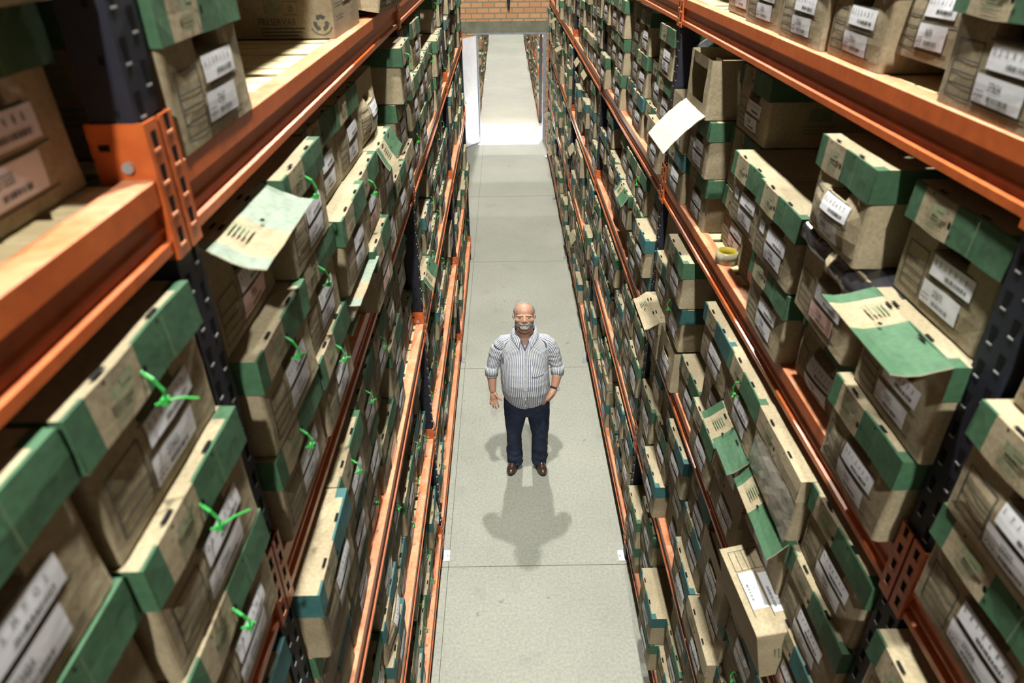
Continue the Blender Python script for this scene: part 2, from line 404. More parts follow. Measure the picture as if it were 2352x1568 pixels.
def flap_mb(color, seed, ang, W=BW, depth=LIDH, pale=False):
    """front panel of a lid lifted outward about its top edge by ANG degrees from hanging"""
    b = MB(); G = M[color]; K = M['kraft_pale'] if pale else M['kraft']; w = W + .008; zt = BH; y0 = -.009
    f = [-.5,-.44,-.375,-.2,-.035,.12,.3,.5]; a = math.radians(ang); rows = 5; P = []
    for k in range(rows):
        t = depth*k/(rows-1); aa = a*(1 - .10*math.sin(PI*k/(rows-1)))
        P.append([(w*q, y0 - t*math.sin(aa), zt - t*math.cos(aa) + .004*noise.noise((q*5+seed, t*20, 3))) for q in f])
    nrm = Vector((0, -math.cos(a), math.sin(a)))*.003
    T = [[b.vert(*p) for p in row] for row in P]; U = [[b.vert(p[0], p[1]-nrm.y, p[2]-nrm.z) for p in row] for row in P]
    for k in range(rows-1):
        for i in range(len(f)-1):
            m = G if ((i < 2 or i >= 4) and not pale) else K
            b.face([T[k][i],T[k][i+1],T[k+1][i+1],T[k+1][i]], m); b.face([U[k][i],U[k+1][i],U[k+1][i+1],U[k][i+1]], M['kraft_pale'])
    for k in range(rows-1):
        b.face([T[k][0],T[k+1][0],U[k+1][0],U[k][0]], M['kraft_pale']); b.face([T[k][-1],U[k][-1],U[k+1][-1],T[k+1][-1]], M['kraft_pale'])
    for i in range(len(f)-1): b.face([T[-1][i],U[-1][i],U[-1][i+1],T[-1][i+1]], M['kraft_pale'])
    pt = lambda u, t: (u, y0 - t*math.sin(a) - math.cos(a)*.0045, zt - t*math.cos(a) + math.sin(a)*.0045)
    for fu in (-.24,.185): b.poly([pt(fu*w-.016,.004),pt(fu*w+.016,.004),pt(fu*w+.016,.011),pt(fu*w-.016,.011)], M['black'])
    b.poly([(lambda q: pt(-.02*w+.008*math.cos(q*PI/4), .5*depth+.005*math.sin(q*PI/4)))(q) for q in range(8)], M['black'])
    if not pale:
        lu = -.27*w
        for q in range(5): b.poly([pt(lu,.02+.009*q),pt(lu+.055,.02+.009*q),pt(lu+.055,.025+.009*q),pt(lu,.025+.009*q)], M['inkgreen'])
    return b
def sticker_mb(vr, upper, num, seed, pink=False):
    r = random.Random(seed); b = MB(); S = vr.S(.0022); T = vr.S(.0030); I = M['ink']; du = r.uniform(-.006,.006); dv = r.uniform(-.004,.003)
    if upper: u0, u1, v0, v1 = -.048+du, .112+du, .091+dv, .136+dv
    else: u0, u1, v0, v1 = -.056+du, .094+du, .026+dv, .077+dv
    tl = r.uniform(-.02,.02)
    def R(f): return lambda u, v: f(u, v + tl*(u-u0))
    S, T = R(S), R(T); n = 6; k = 3
    g = [[b.vert(*S(u0+(u1-u0)*i/n, v0+(v1-v0)*j/k)) for i in range(n+1)] for j in range(k+1)]
    for j in range(k):
        for i in range(n): b.face([g[j][i],g[j][i+1],g[j+1][i+1],g[j+1][i]], M['labelpink' if pink else 'label'])
    def bars(ua, ub, va, vb):
        u = ua
        while u < ub:
            w = r.choice((.0012,.0022,.0034)); b.poly([T(u,va),T(u+w,va),T(u+w,vb),T(u,vb)], I); u += w + r.choice((.0012,.002,.003))
    if upper:
        text(b, num, u0+.008, v0+.026, .0125, I, T, .75, adv=(u1-u0-.018)/7)
        bars(u0+.06, u1-.02, v0+.008, v0+.017)
    else:
        text(b, num, u0+.045, v0+.026, .0165, I, T, .62, gap=.05)
        bars(u0+.05, u0+.115, v0+.008, v0+.017)
        for q in range(3): b.poly([T(u0+.006+.011*q,v0+.010),T(u0+.012+.011*q,v0+.010),T(u0+.012+.011*q,v0+.013),T(u0+.006+.011*q,v0+.013)], I)
        b.poly([T(u0+.006,v0+.021),T(u0+.036,v0+.021),T(u0+.036,v0+.0225),T(u0+.006,v0+.0225)], I)
    return b
def tie_mb(seed, long=False):
    r = random.Random(seed); b = MB(); hu = -.035*BW - .0; z = BH-.045; y = -.014
    p = [(hu-.002,y+.004,z), (hu-.010,y-.014,z-.008), (hu-.006,y-.022,z-.03), (hu+.002,y-.016,z-.055), (hu+.004,y+.002,z-.064)]
    b.tube(p, .0028, M['tie'], 5)
    q = Vector(p[3]); L = r.uniform(.04,.06) if long else r.uniform(.006,.024)
    d = Vector((r.uniform(.2,1), -r.uniform(.4,1), r.uniform(-.2,.25))).normalized()
    b.tube([q - d*.008, q + d*L*.5 + Vector((0,0,.004)), q + d*L], .0022, M['tie'], 5)
    b.box((q.x-.006,q.y-.005,q.z-.006), (q.x+.006,q.y+.005,q.z+.006), M['tie']); return b
def files_mb(seed, W):
    r = random.Random(seed); b = MB(); y = .03
    while y < BD-.04:
        t = r.uniform(.008,.03); h = BH - r.uniform(.03,.055); b.box((-W/2+.02, y, h-.03), (W/2-.02-r.uniform(0,.05), y+t, h), r.choice((M['paper'],M['paper'],M['kraft_pale']))); y += t + r.choice((.001,.003,.012))
    return b
NV = 12
VARS = [Var(i+1) for i in range(NV)] + [Var(40+i, bulge=.022, sag=.016) for i in range(3)]
BODY = [body_mb(v).mesh('body', False) for v in VARS]
BODYO = {i: body_mb(VARS[i], opentop=True).mesh('body') for i in range(3)}
LIDS = {(c, k): lid_mb(c, k).mesh('lid') for c in ('green','teal','kraft') for k in range(4)}
LIDF = {(c, k): lid_mb(c, k, flap=True).mesh('lid') for c in ('green','teal','kraft') for k in range(2)}
TIES = [tie_mb(k, k > 3).mesh('cable_tie') for k in range(7)]
FILES = [files_mb(k, BW).mesh('files') for k in range(3)]

COLN = lambda c: ORD[c]
ROWN = {0: 'lowest', 1: 'middle', 2: 'topmost', 3: 'fourth-high'}
boxes = []          # every box of the hall: dict
OV = {}
def ov(side, bay, lv, stack, row, **k): OV[side, bay, lv, stack, row] = k
X = dict(missing=True)
# --- right rack, nearest full bay, top shelf
ov('R',1,'A',0,0, col='green', out=-.012, num=('O35R3O2','273634'), tie=0, y=1.35, lab='kraft archive box numbered 273634 with a green lid, top shelf nearest the camera')
ov('R',1,'A',1,0, col='kraft', out=-.06, tiltf=-.10, yaw=.03, sx=.72, zadd=.046, num=('O31A5O7','106078'), y=1.71, nolid=True, lab='slumped open archive box numbered 106078, leaning back on the top right shelf')
ov('R',1,'A',2,0, col='green', out=-.028, num=('O35R487','273654'), sx=.9, y=2.0, lab='kraft archive box numbered 273654 standing square on the top right shelf')
ov('R',1,'A',3,0, col='green', out=-.02, num=('O35N765','273661'), y=2.37, lab='kraft archive box numbered 273661 with taped stickers on the top right shelf')
ov('R',1,'A',4,0, col='green', out=-.03, num=('O35M764','273674'), y=2.765, lab='kraft archive box numbered 273674 on the top right shelf')
ov('R',1,'A',5,0, col='green', out=-.06, num=('O35M71O','273688'), y=3.13, lab='kraft archive box numbered 273688, last in the row on the top right shelf')
ov('R',1,'A',6,0, **X)
for c in range(6): ov('R',1,'A',c,1, **X)
# --- right rack, nearest full bay, second shelf
ov('R',1,'B',0,2, col='green', out=-.02, y=1.332, sx=.92, num=('O32E858','273573'), lab='shaded archive box numbered 273573 topmost beside the near right navy post')
ov('R',1,'B',0,1, col='green', out=.02, y=1.315, sx=.92, flap=84, num=('O31X873','273572'), lab='archive box numbered 273572 with its green and kraft lid flap lifted outward')
ov('R',1,'B',0,0, col='green', out=.04, y=1.335, sx=.92, num=('O31243O','273571'), var=13, lab='crushed archive box numbered 273571 sagging over the second right beam')
ov('R',1,'B',1,2, col='green', out=.035, y=1.745, sx=.86, yaw=-.02, num=('O34O497','273582'), var=12, lab='worn green-lidded archive box numbered 273582 with torn bottom corner, topmost of its stack')
ov('R',1,'B',1,1, col='none', out=.02, y=1.72, num=('O32C364','273581'), var=14, lab='bulging lidless archive box numbered 273581 under the torn-cornered box')
ov('R',1,'B',1,0, col='green', out=-.04, y=1.74, num=('O32X853','273580'), lab='archive box numbered 273580 at the bottom, set back behind the orange beam')
ov('R',1,'B',2,2, **X); ov('R',1,'B',3,2, **X)
ov('R',1,'B',2,1, col='green', out=.025, y=2.135, num=('O33X8OO','273589'), third=True, lab='green-lidded archive box numbered 273589 with a bright lid edge, top of a two-high stack')
ov('R',1,'B',2,0, col='green', out=.012, y=2.13, num=('O33X799','273588'), lab='green-lidded archive box numbered 273588 under the box numbered 273589')
ov('R',1,'B',3,1, col='green', out=.012, y=2.48, num=('O33G614','273598'), third=True, lab='green-lidded archive box numbered 273598 with print on top, behind the box numbered 273589')
ov('R',1,'B',3,0, col='green', out=-.07, y=2.49, num=('O33G611','273597'), pink=True, lab='set-back archive box with a pink sticker under the box numbered 273598')
ov('R',1,'B',4,2, col='green', out=-.085, y=2.86, num=('O33N896','273600'), lab='shaded archive box numbered 273600, topmost and pushed back on the second right shelf')
ov('R',1,'B',4,1, col='green', out=-.09, y=2.88, num=('O33N881','273607'), lab='archive box numbered 273607 under the pushed-back box numbered 273600')
ov('R',1,'B',4,0, col='green', out=-.09, y=2.85, num=('O33N870','273606'), pink=True, lab='archive box with pink sticker behind the roll of tape')
ov('R',1,'B',5,2, col='none', openfront=True, out=.03, y=3.30, lab='upright torn box open to the aisle over a white inside-out flap')
ov('R',1,'B',5,1, col='green', out=-.0, y=3.28, num=('O34K118','273615'), lab='dark green-lidded archive box beneath the torn open box')
ov('R',1,'B',5,0, col='green', out=-.025, y=3.28, num=('O34K115','273614'), lab='green-lidded archive box at the foot of the stack under the torn open box')
ov('R',1,'B',6,2, **X)
ov('R',1,'B',6,1, col='none', out=.01, y=3.67, files=True, blue=True, num=('O34K22O','273620'), lab='ripped lidless box holding a blue folder beside the second right post')
ov('R',1,'B',6,0, col='teal', out=.0, y=3.67, num=('O34K219','273619'), lab='archive box with a ragged teal lid next to the second right post')
# --- right, third shelf
ov('R',1,'C',6,2, col='none', out=-.03, y=3.65, num=('O34K36O','273621'), lab='archive box patched with four stickers topmost beside the second right post, third shelf')
ov('R',1,'C',6,1, col='teal', out=.0, y=3.66); ov('R',1,'C',6,0, col='kraft', out=.045, y=3.62, flap=60, lab='archive box with a plain tan flap raised beside the second right post')
ov('R',1,'C',3,2, col='teal', out=.03); ov('R',1,'C',2,2, col='green', out=.03, tie=1); ov('R',1,'C',1,2, col='kraft', out=.035, grey=True, lab='archive box wrapped in grey plastic with a bright plain lid top, third right shelf')
ov('R',1,'C',2,1, col='green', out=.03, flap=55); ov('R',1,'C',1,1, col='green', out=.02, flap=40); ov('R',1,'C',0,2, col='green', out=.0)
ov('R',1,'C',1,0, col='none', out=.135, y=1.60, tiltf=-1.36, sy=.52, zadd=.228, yaw=.06, var=13, num=('O31K6K8','273517'), lab='crushed box numbered 273517 lying face-up and jutting out over the aisle, third right shelf')
# --- right bay nearest the camera
ov('R',0,'B',6,2, col='green', out=-.01, y=.84); ov('R',0,'B',6,1, col='green', out=.03, y=.84); ov('R',0,'B',6,0, col='green', out=.02, y=.84, var=4)
# --- left rack, nearest full bay, top shelf
ov('L',1,'A',0,0, col='green', out=-.0, y=1.36, num=('A3OM034','274667'), lab='green-lidded archive box alone on the top left shelf beside the near post')
for c in (1,2): ov('L',1,'A',c,0, **X)
ov('L',1,'A',3,0, col='none', out=-.03, y=2.80, big=True, lab='large kraft carton on the top left shelf printed with a recycling triangle')
ov('L',1,'A',4,0, **X)
ov('L',1,'A',5,0, col='none', out=.03, y=3.34, tiltf=.16, roll=.05, num=('O31B2O2','273991'), lab='creased pale archive box leaning out over the top left beam')
ov('L',1,'A',6,0, col='none', out=.03, y=3.70, tiltf=.12, num=('O31B2O7','273992'), lab='second creased pale box leaning out, beside the second left post, top shelf')
for c in range(7): ov('L',1,'A',c,1, **X)
# --- left rack, cropped near bay
ov('L',0,'A',6,0, col='green', out=-.10, y=.856, num=('O33848B','273333'), lab='shaded archive box numbered 273333 on the top left shelf before the near post')
ov('L',0,'A',6,1, col='none', out=-.02, y=.856, var=13)
for r_, o_ in ((2,-.022),(1,.0),(0,-.003)):
    ov('L',0,'B',6,r_, col='green', out=o_+.025, y=.855, var=(1,5,8)[r_], tie=2 if r_ != 0 else 1, num=(('O3OA5G7','273401'),('O3OA572','273402'),('O3OA573','273403'))[r_])
for c_ in (5, 4):
    for r_ in range(3): ov('L',0,'B',c_,r_, col='green', out=(-.02,.0,.002)[r_], var=(2,6,9)[r_], y=.855-.395*(6-c_), tie=r_ == 1)
ov('L',1,'C',0,2, col='teal', out=.05, yaw=.01); ov('L',1,'C',0,1, col='green', out=-.0); ov('L',1,'C',0,0, col='teal', out=-.02)
ov('L',1,'C',1,2, col='green', out=.02, tie=1); ov('L',1,'C',1,1, col='teal', out=.0); ov('L',1,'C',2,2, col='green', out=.0, tie=1); ov('L',1,'C',3,2, col='green', out=-.01, tie=1)
ov('L',1,'C',2,1, col='green', out=-.01); ov('L',1,'C',1,0, col='green', out=-.02); ov('L',1,'C',2,0, col='green', out=-.04, tie=1)
# --- left rack, nearest full bay, second shelf
ov('L',1,'B',0,2, col='greypr', out=-.03, y=1.37, flap=70, num=('O29C43O','273701'), lab='archive box with a faded cream and grey-green flap lifted, topmost beside near left post')
ov('L',1,'B',0,1, col='green', out=.022, y=1.39, tie=1, num=('O29C431','273702')); ov('L',1,'B',0,0, col='green', out=.015, y=1.38, tie=1)
ov('L',1,'B',1,2, col='green', out=.02, y=1.755, tie=1, num=('O29C5O1','273711')); ov('L',1,'B',1,1, col='green', out=.012, y=1.77, tie=1); ov('L',1,'B',1,0, col='green', out=.02, y=1.78, tie=1)
ov('L',1,'B',2,2, col='green', out=-.03, y=2.16); ov('L',1,'B',2,1, col='green', out=.04, y=2.165)
ov('L',1,'B',2,0, col='greypr', out=-.06, y=2.17, flap=78, files=True, lab='recessed archive box with a cream flap and paper files pushed out over the orange beam')
ov('L',1,'B',3,1, col='green', out=.025, tie=1); ov('L',1,'B',3,2, col='green', out=-.02)
ov('L',1,'B',4,2, col='none', out=-.02, num=('O29D112','273727'), lab='dark kraft carton printed on its side, topmost on the second left shelf'); ov('L',1,'B',4,1, col='green', out=.03, flap=30)
ov('L',1,'B',5,2, col='none', out=.03, tiltf=.03, files=True, lab='battered lidless box with papers showing at the top, second left shelf')

BASE = {'L': {'A':(-.03,-.02,-.02),'B':(.03,.025,-.01),'C':(-.03,-.04,-.035),'D':(-.045,-.045,-.04),'E':(-.04,-.045,-.04)},
        'R': {'A':(-.03,-.03,-.02),'B':(.015,.0,-.02),'C':(.01,.0,-.01),'D':(-.005,-.01,-.015),'E':(-.005,-.01,-.01)}}
TEALP = {'L': {'A':.05,'B':.04,'C':.22,'D':.3,'E':.4}, 'R': {'A':.1,'B':.1,'C':.4,'D':.45,'E':.45}}
for side in 'LR':
    x, s = frame(side)
    for bay in range(len(UP[side])-1):
        y0, y1 = UP[side][bay]+.056, UP[side][bay+1]-.056; n = int((y1-y0)/.3855); pit = (y1-y0)/n
        for lv in 'ABCDE':
            for c in range(n):
                yc = y0 + pit*(c+.5); top = None; d_stack = rnd.gauss(0,.016)
                for row in range(3):
                    o = dict(OV.get((side,bay,lv,c,row), {})); g = rnd.random(); g2 = rnd.random(); g3 = rnd.random(); j1, j2, j3 = max(-.05,min(.06,rnd.gauss(0,.02))), max(-.002,min(.002,rnd.gauss(0,.002))), max(-.012,min(.012,rnd.gauss(0,.008))); sd = rnd.randrange(10**6)
                    if lv == 'A' and row > 0 and bay in (0, 1) and not o: continue
                    if o.get('missing'): break
                    if not o and row == 2 and g < (.15 if bay > 1 else .07 if lv in 'CDE' and bay == 1 else 0): break
                    if not o and row == 1 and g < .02: break
                    q = dict(side=side, bay=bay, lv=lv, c=c, row=row, seed=sd)
                    tp = TEALP[side][lv]
                    q['col'] = o.get('col') or ('teal' if g2 < tp else 'none' if g2 > .95 else 'kraft' if g2 > .91 else 'green')
                    q['out'] = o.get('out', None) if False else o.get('out', d_stack + j1 + BASE[side][lv][min(bay,2)]); q['y'] = o.get('y', yc + j2); q['yaw'] = o.get('yaw', j3)
                    q['flap'] = o.get('flap', rnd.choice((35,60,85)) if (g3 < (.03 if bay > 1 else 0) and q['col'] in ('green','teal') and 'col' not in o) else None)
                    q['tie'] = o.get('tie', (1 if rnd.random() < (.42 if side == 'L' else .10) else 0) if 'col' not in o and q['col'] in ('green','teal') else 0)
                    q['o'] = o; q['z'] = LV[lv] + .0015 + row*(BH+.006); q['var'] = o.get('var', rnd.randrange(NV) if rnd.random() < .9 else NV + rnd.randrange(3))
                    if q['col'] == 'none' and row == 2 and not o: q['z'] += 0
                    boxes.append(q)
def root_m(q):
    x, s = frame(q['side']); o = q['o']
    R = Matrix.Rotation((PI/2 if s == 1 else -PI/2) + q['yaw'], 4, 'Z') @ Matrix.Rotation(o.get('tiltf', 0), 4, 'X') @ Matrix.Rotation(o.get('roll', 0), 4, 'Y')
    z = q['z']
    if o.get('tiltf', 0) < 0: z += -math.sin(o['tiltf'])*0.0 + .002
    if o.get('roll'): z += abs(math.sin(o['roll']))*.19
    T = Matrix.Translation((x + s*q['out'], q['y'], z + o.get('zadd', 0))); return T @ R @ Matrix.Diagonal((o.get('sx', 1), o.get('sy', 1), 1, 1))
for q in boxes:
    m = root_m(q); P = [px(m @ Vector(p)) for p in ((-BW/2,0,0),(BW/2,0,0),(BW/2,0,BH),(-BW/2,0,BH),(0,0,BH/2))]
    q['area'] = 0; q['m'] = m
    if any(p is None for p in P): continue
    inside = sum(1 for p in P if -20 < p[0] < 2372 and -20 < p[1] < 1588)
    ar = 0
    for i in range(4):
        a, b2 = P[i], P[(i+1) % 4]; ar += a[0]*b2[1] - b2[0]*a[1]
    q['area'] = abs(ar)/2*inside/5 if inside else 0
order = sorted(boxes, key=lambda q: -q['area'])
for i, q in enumerate(order): q['solo'] = i < 300 and q['area'] > 0

LVL = {'A': 'top shelf', 'B': 'second shelf', 'C': 'third shelf', 'D': 'fourth shelf', 'E': 'floor-level shelf'}
BSH = {'L': ['left rack, cropped bay','left rack, nearest full bay','left rack, middle bay','left rack, farthest bay'],
       'R': ['right rack, cropped bay','right rack, nearest full bay','right rack, second full bay','right rack, third full bay','right rack, fourth full bay','right rack, bay by brick wall']}
def lookname(q):
    w = {'green':'green-lidded','teal':'teal-lidded','kraft':'plain-lidded','none':'lidless','greypr':'faded-lidded'}[q['col']]
    if q['flap']: w = {'green':'green','teal':'teal','kraft':'tan','greypr':'faded'}[q['col']] + '-flapped'
    return w + ' archive box' + (' tagged green' if q['tie'] else '')
def solo(q):
    o = q['o']; r = random.Random(q['seed']); k = q['var']; vr = VARS[k]
    root = empty('archive_box'); root.matrix_world = q['m']
    tag(root, o.get('lab') or f"{lookname(q)}, {ROWN[q['row']]} in {COLN(q['c'])} stack, {LVL[q['lv']]}, {BSH[q['side']][q['bay']]}", 'archive box', 'cardboard archive boxes on the racks')
    col = q['col']
    if o.get('openfront'):
        ob('body', body_mb(Var(3), openfront=True).mesh('body'), root)
        b = MB()
        for z, a in ((0, 0),): pass
        # inside-out flap folded down over the aisle
        W = .37; pts = []
        for i in range(8):
            t = i/7; pts.append((-.0 - .17*t, .02 - .115*t - .05*t*t))
        for i in range(7):
            (ya, za), (yb, zb) = pts[i], pts[i+1]; e = .003 if i % 2 else 0
            b.poly([(-W/2,ya,za+e),(W/2,ya,za+e),(W/2-.0,yb,zb+e*.3),(-W/2,yb,zb+e*.3)], M['kraft_pale'])
            b.poly([(-W/2,ya,za-.004),(-W/2,yb,zb-.004),(W/2,yb,zb-.004),(W/2,ya,za-.004)], M['kraft'])
        ob('flap', b.mesh('flap'), root)
        b = MB()                                             # crumpled paper bag inside
        for i in range(5):
            for j in range(6):
                def pp(a, c): return (-.12+.06*a + .012*noise.noise((a*2.1,c*1.7,4)), .10+.04*noise.noise((a*1.3,c*1.9,9)), .01+.034*c)
                b.poly([pp(i,j),pp(i+1,j),pp(i+1,j+1),pp(i,j+1)], M['paper'])
        ob('files', b.mesh('files'), root); return
    if o.get('big'):
        b = MB(); K = M['kraft']; b.box((-.22,0,0),(.22,.50,.36), K)
        def SF(u, v): return (-.2212, u, v)                # near side, toward the camera: u runs into the rack reversed
        side = lambda u, v: (-.2214, .53-u, v)
        text(b, 'PRESERVAR', .275, .043, .022, M['ink'], side, .8)
        for i, L in enumerate((.26,.24,.22)): b.poly([side(.28,.034-.011*i),side(.28+L*.58,.034-.011*i),side(.28+L*.58,.030-.011*i),side(.28,.030-.011*i)], M['ink'])
        for a, c in (((.365,.075),(.415,.075)),((.415,.075),(.415,.115)),((.415,.115),(.365,.115)),((.365,.115),(.365,.075))):
            w = .001; b.poly([side(a[0]-w,a[1]-w),side(c[0]+w,c[1]-w),side(c[0]+w,c[1]+w),side(a[0]-w,a[1]+w)], M['ink'])
        text(b, '@', .380, .086, .018, M['ink'], side, .9)
        b.poly([side(.30,.08),side(.36,.08),side(.36,.13),side(.30,.13)], M['inkgreen'])
        cx, cz = .487, .048                                   # recycling triangle of three bent arrows
        for t in range(3):
            a0 = PI/2 + t*2*PI/3
            def rp(rr, a): return side(cx + rr*math.cos(a), cz + rr*math.sin(a))
            for i in range(6):
                a, c = a0 - .75 + i*.2, a0 - .75 + (i+1)*.2
                b.poly([rp(.0135,a),rp(.0265,a),rp(.0265,c),rp(.0135,c)], M['ink'])
            e = a0 + .45; b.poly([rp(.009,e),rp(.031,e),rp(.020,e+.5)], M['ink'])
        for i in range(14):
            for lo, hi in ((PI*1.15, PI*1.9),):
                a, c = lo+(hi-lo)*i/14, lo+(hi-lo)*(i+.7)/14; b.poly([side(cx+.0345*math.cos(a),cz+.0345*math.sin(a)),side(cx+.0400*math.cos(a),cz+.0400*math.sin(a)),side(cx+.0400*math.cos(c),cz+.0400*math.sin(c)),side(cx+.0345*math.cos(c),cz+.0345*math.sin(c))], M['ink'])
        for v in (.06,.10,.14,.18,.22): b.poly([(-.18,-.0012,v),(-.06,-.0012,v),(-.06,-.0012,v+.003),(-.18,-.0012,v+.003)], M['ink'])
        ob('body', b.mesh('body'), root)
        b = MB(); b.poly([(-.05,-.002,.10),(.10,-.002,.10),(.10,-.002,.15),(-.05,-.002,.15)], M['label']); ob('sticker', b.mesh('sticker'), root)
        return
    if col == 'none':
        kk = k % 3 if k < NV else None
        if kk is not None: ob('body', BODYO[kk], root); vr = VARS[kk]
        else: ob('body', BODY[k], root)
        if kk is not None: ob('files', FILES[kk], root)
        if o.get('blue'):
            b = MB(); b.box((-.10,.05,BH-.07),(.12,.09,BH-.012), M['bluepaper']); ob('folder', b.mesh('folder'), root)['label'] = 'bright blue folder'
    else:
        ob('body', BODY[k], root)
        lc = 'kraft' if col == 'greypr' else col
        if o.get('nolid'): pass
        elif q['flap']:
            ob('lid', LIDF[lc, q['seed'] % 2], root, (0,0,.001))
            f = ob('flap', flap_mb(col, q['seed'] % 97, q['flap'], depth=LIDH*(1.5 if o.get('flap', 0) > 65 else 1.1)).mesh('flap'), root)
            if o.get('files'):
                b = MB()
                for i in range(5): b.box((-.17+.008*i, -.10+.004*i, .17-.008*i), (.10+.006*i, .1, .176-.008*i), M['paper'])
                b.box((-.185,-.09,.11),(-.05,.1,.118), M['greypr']); ob('files', b.mesh('files'), root)
        else: ob('lid', LIDS[lc, q['seed'] % 4], root, (0,0,.001), (0, 0, r.gauss(0,.006)))
    if q['tie'] and not q['flap']: ob('cable_tie', TIES[4 + q['seed'] % 3 if q['tie'] == 2 else q['seed'] % 4], root)
    if o.get('grey'):
        b = MB(); S = vr.S(.006)
        for i in range(10):
            for j in range(8):
                def g(a, c): 
                    p = S((a/10-.5)*(vr.W+.012), c/8*BH*.98); return (p[0], p[1]-.006*abs(noise.noise((a*.9,c*.7,2))), p[2])
                b.poly([g(i,j),g(i+1,j),g(i+1,j+1),g(i,j+1)], M['baggrey'])
        ob('plastic_wrap', b.mesh('plastic_wrap'), root); return
    n1, n2 = o.get('num') or (''.join(r.choice('O123456789') if i != 3 else r.choice('ACEKMNRX') for i in range(7)), '27%04d' % r.randrange(3000, 4000))
    if r.random() < .94 or 'num' in o:
        ob('sticker', sticker_mb(vr, True, n1, q['seed']).mesh('sticker'), root)
        ob('sticker', sticker_mb(vr, False, n2, q['seed']+1, pink=o.get('pink', r.random() < .04)).mesh('sticker'), root)
    if o.get('third'):
        b = MB(); S = vr.S(.0022); T = vr.S(.003); b.poly([S(-.135,.092),S(-.085,.092),S(-.085,.132),S(-.135,.132)], M['label'])
        for i in range(6): b.poly([T(-.127+.006*i,.108+.004*math.sin(i*2)),T(-.121+.006*i,.108+.004*math.sin(i*2+2)),T(-.121+.006*i,.1105+.004*math.sin(i*2+2)),T(-.127+.006*i,.1105+.004*math.sin(i*2))], M['ink'])
        ob('sticker', b.mesh('sticker'), root)
    if q['seed'] % 9 == 0 and not o:
        b = MB(); S = vr.S(.0035)
        for i in range(4): b.poly([S(-.02+.04*i,.0),S(.02+.04*i,.0),S(.02+.04*i,.10),S(-.02+.04*i,.10)], M['tapefilm'])
        ob('tape_strip', b.mesh('tape_strip'), root)
def simple_box(big, q, detail=True):
    b = MB(); W = BW; K = M['kraft']; col = q['col']; r = random.Random(q['seed'])
    b.box((-W/2,0,0),(W/2,BD,BH-.003), K)
    if col != 'none':
        G = M[col if col != 'greypr' else 'kraft']; w = W+.008; y0, y1, zb = -.010, BD+.004, BH-LIDH
        u = [-w/2, -.375*w, -.035*w, w/2]
        for i in range(3): b.poly([(u[i],y0-.004,zb),(u[i+1],y0-.004,zb),(u[i+1],y0,BH),(u[i],y0,BH)], (G,K,G)[i])
        b.poly([(-w/2,y0,BH),(w/2,y0,BH),(w/2,y1,BH),(-w/2,y1,BH)], K)
        b.poly([(-.035*w,y0,BH+.0005),(w/2,y0,BH+.0005),(w/2,y0+.012,BH+.0005),(-.035*w,y0+.012,BH+.0005)], G)
        for sx in (-1,1): b.poly([(sx*w/2,y0,zb),(sx*w/2,y1,zb),(sx*w/2,y1,BH),(sx*w/2,y0,BH)], G)
        if q['flap']:
            a = math.radians(q['flap']); L = .1; b.poly([(-w/2,y0,BH+.002),(w/2,y0,BH+.002),(w/2,y0-L*math.sin(a),BH-L*math.cos(a)+.002),(-w/2,y0-L*math.sin(a),BH-L*math.cos(a)+.002)], K)
        if q['tie'] and r.random() < .45: b.tube([(-.014,-.012,BH-.05),(-.016,-.03,BH-.07),(-.010,-.034,BH-.10),(.012,-.05,BH-.105)], .0035, M['tie'], 4)
    b.poly([(-.045,-.001,.138),(.065,-.001,.138),(.065,-.001,.172),(-.045,-.001,.172)], M['black'])  # hand hole shade painted as a flat black patch
    if r.random() < .93:
        d = r.uniform(-.006,.006)
        b.poly([(-.048+d,-.002,.091),(.112+d,-.002,.091),(.112+d,-.002,.136),(-.048+d,-.002,.136)], M['label'])
        b.poly([(-.056+d,-.002,.026),(.094+d,-.002,.026),(.094+d,-.002,.077),(-.056+d,-.002,.077)], M['label'])
        b.poly([(-.03+d,-.003,.115),(.09+d,-.003,.115),(.09+d,-.003,.122),(-.03+d,-.003,.122)], M['inkgreen'])
        b.poly([(-.01+d,-.003,.050),(.06+d,-.003,.050),(.06+d,-.003,.064),(-.01+d,-.003,.064)], M['inkgreen'])
    for v in (.022,.05,.078,.105,.128): b.poly([(-.158,-.001,v),(-.068,-.001,v),(-.068,-.001,v+.0035),(-.158,-.001,v+.0035)], M['inkgreen'])
    big.add(b, q['m'])
rest = MB()
for sd in 'LR':                                          # rows behind the front ones, added to block light leaking through the racks
    for b_ in range(3):
        n = int((UP[sd][b_+1]-UP[sd][b_]-.12)/.385)
        for lv in 'ABCDE':
            for c in range(n):
                for row in range(3):
                    q = dict(side=sd, o={}, yaw=0, out=-.575, y=UP[sd][b_]+.26+.386*c, z=LV[lv]+.001+row*(BH+.006), col='kraft' if (c+row) % 4 else 'green', flap=None, tie=0, seed=c*7+row)
                    q['m'] = root_m(q); simple_box(rest, q)
for sd in 'LR':  # unseen boxes on the level above, put in to shade the top shelf
    for b_ in range(4):
        for c in range(7 if UP[sd][b_+1]-UP[sd][b_] > 2.8 else 6):
            for row in range(2):
                q = dict(side=sd, o={}, yaw=0, out=-.02+.015*math.sin(c*2.3+row), y=UP[sd][b_]+.26+.383*c, z=LV['F']+.001+row*(BH+.006), col='green', flap=None, tie=0, seed=c*7+row)
                q['m'] = root_m(q); simple_box(rest, q)
for q in boxes:
    if q['solo']: solo(q)
    elif q['bay'] > 0 and (q['area'] > 0): simple_box(rest, q)
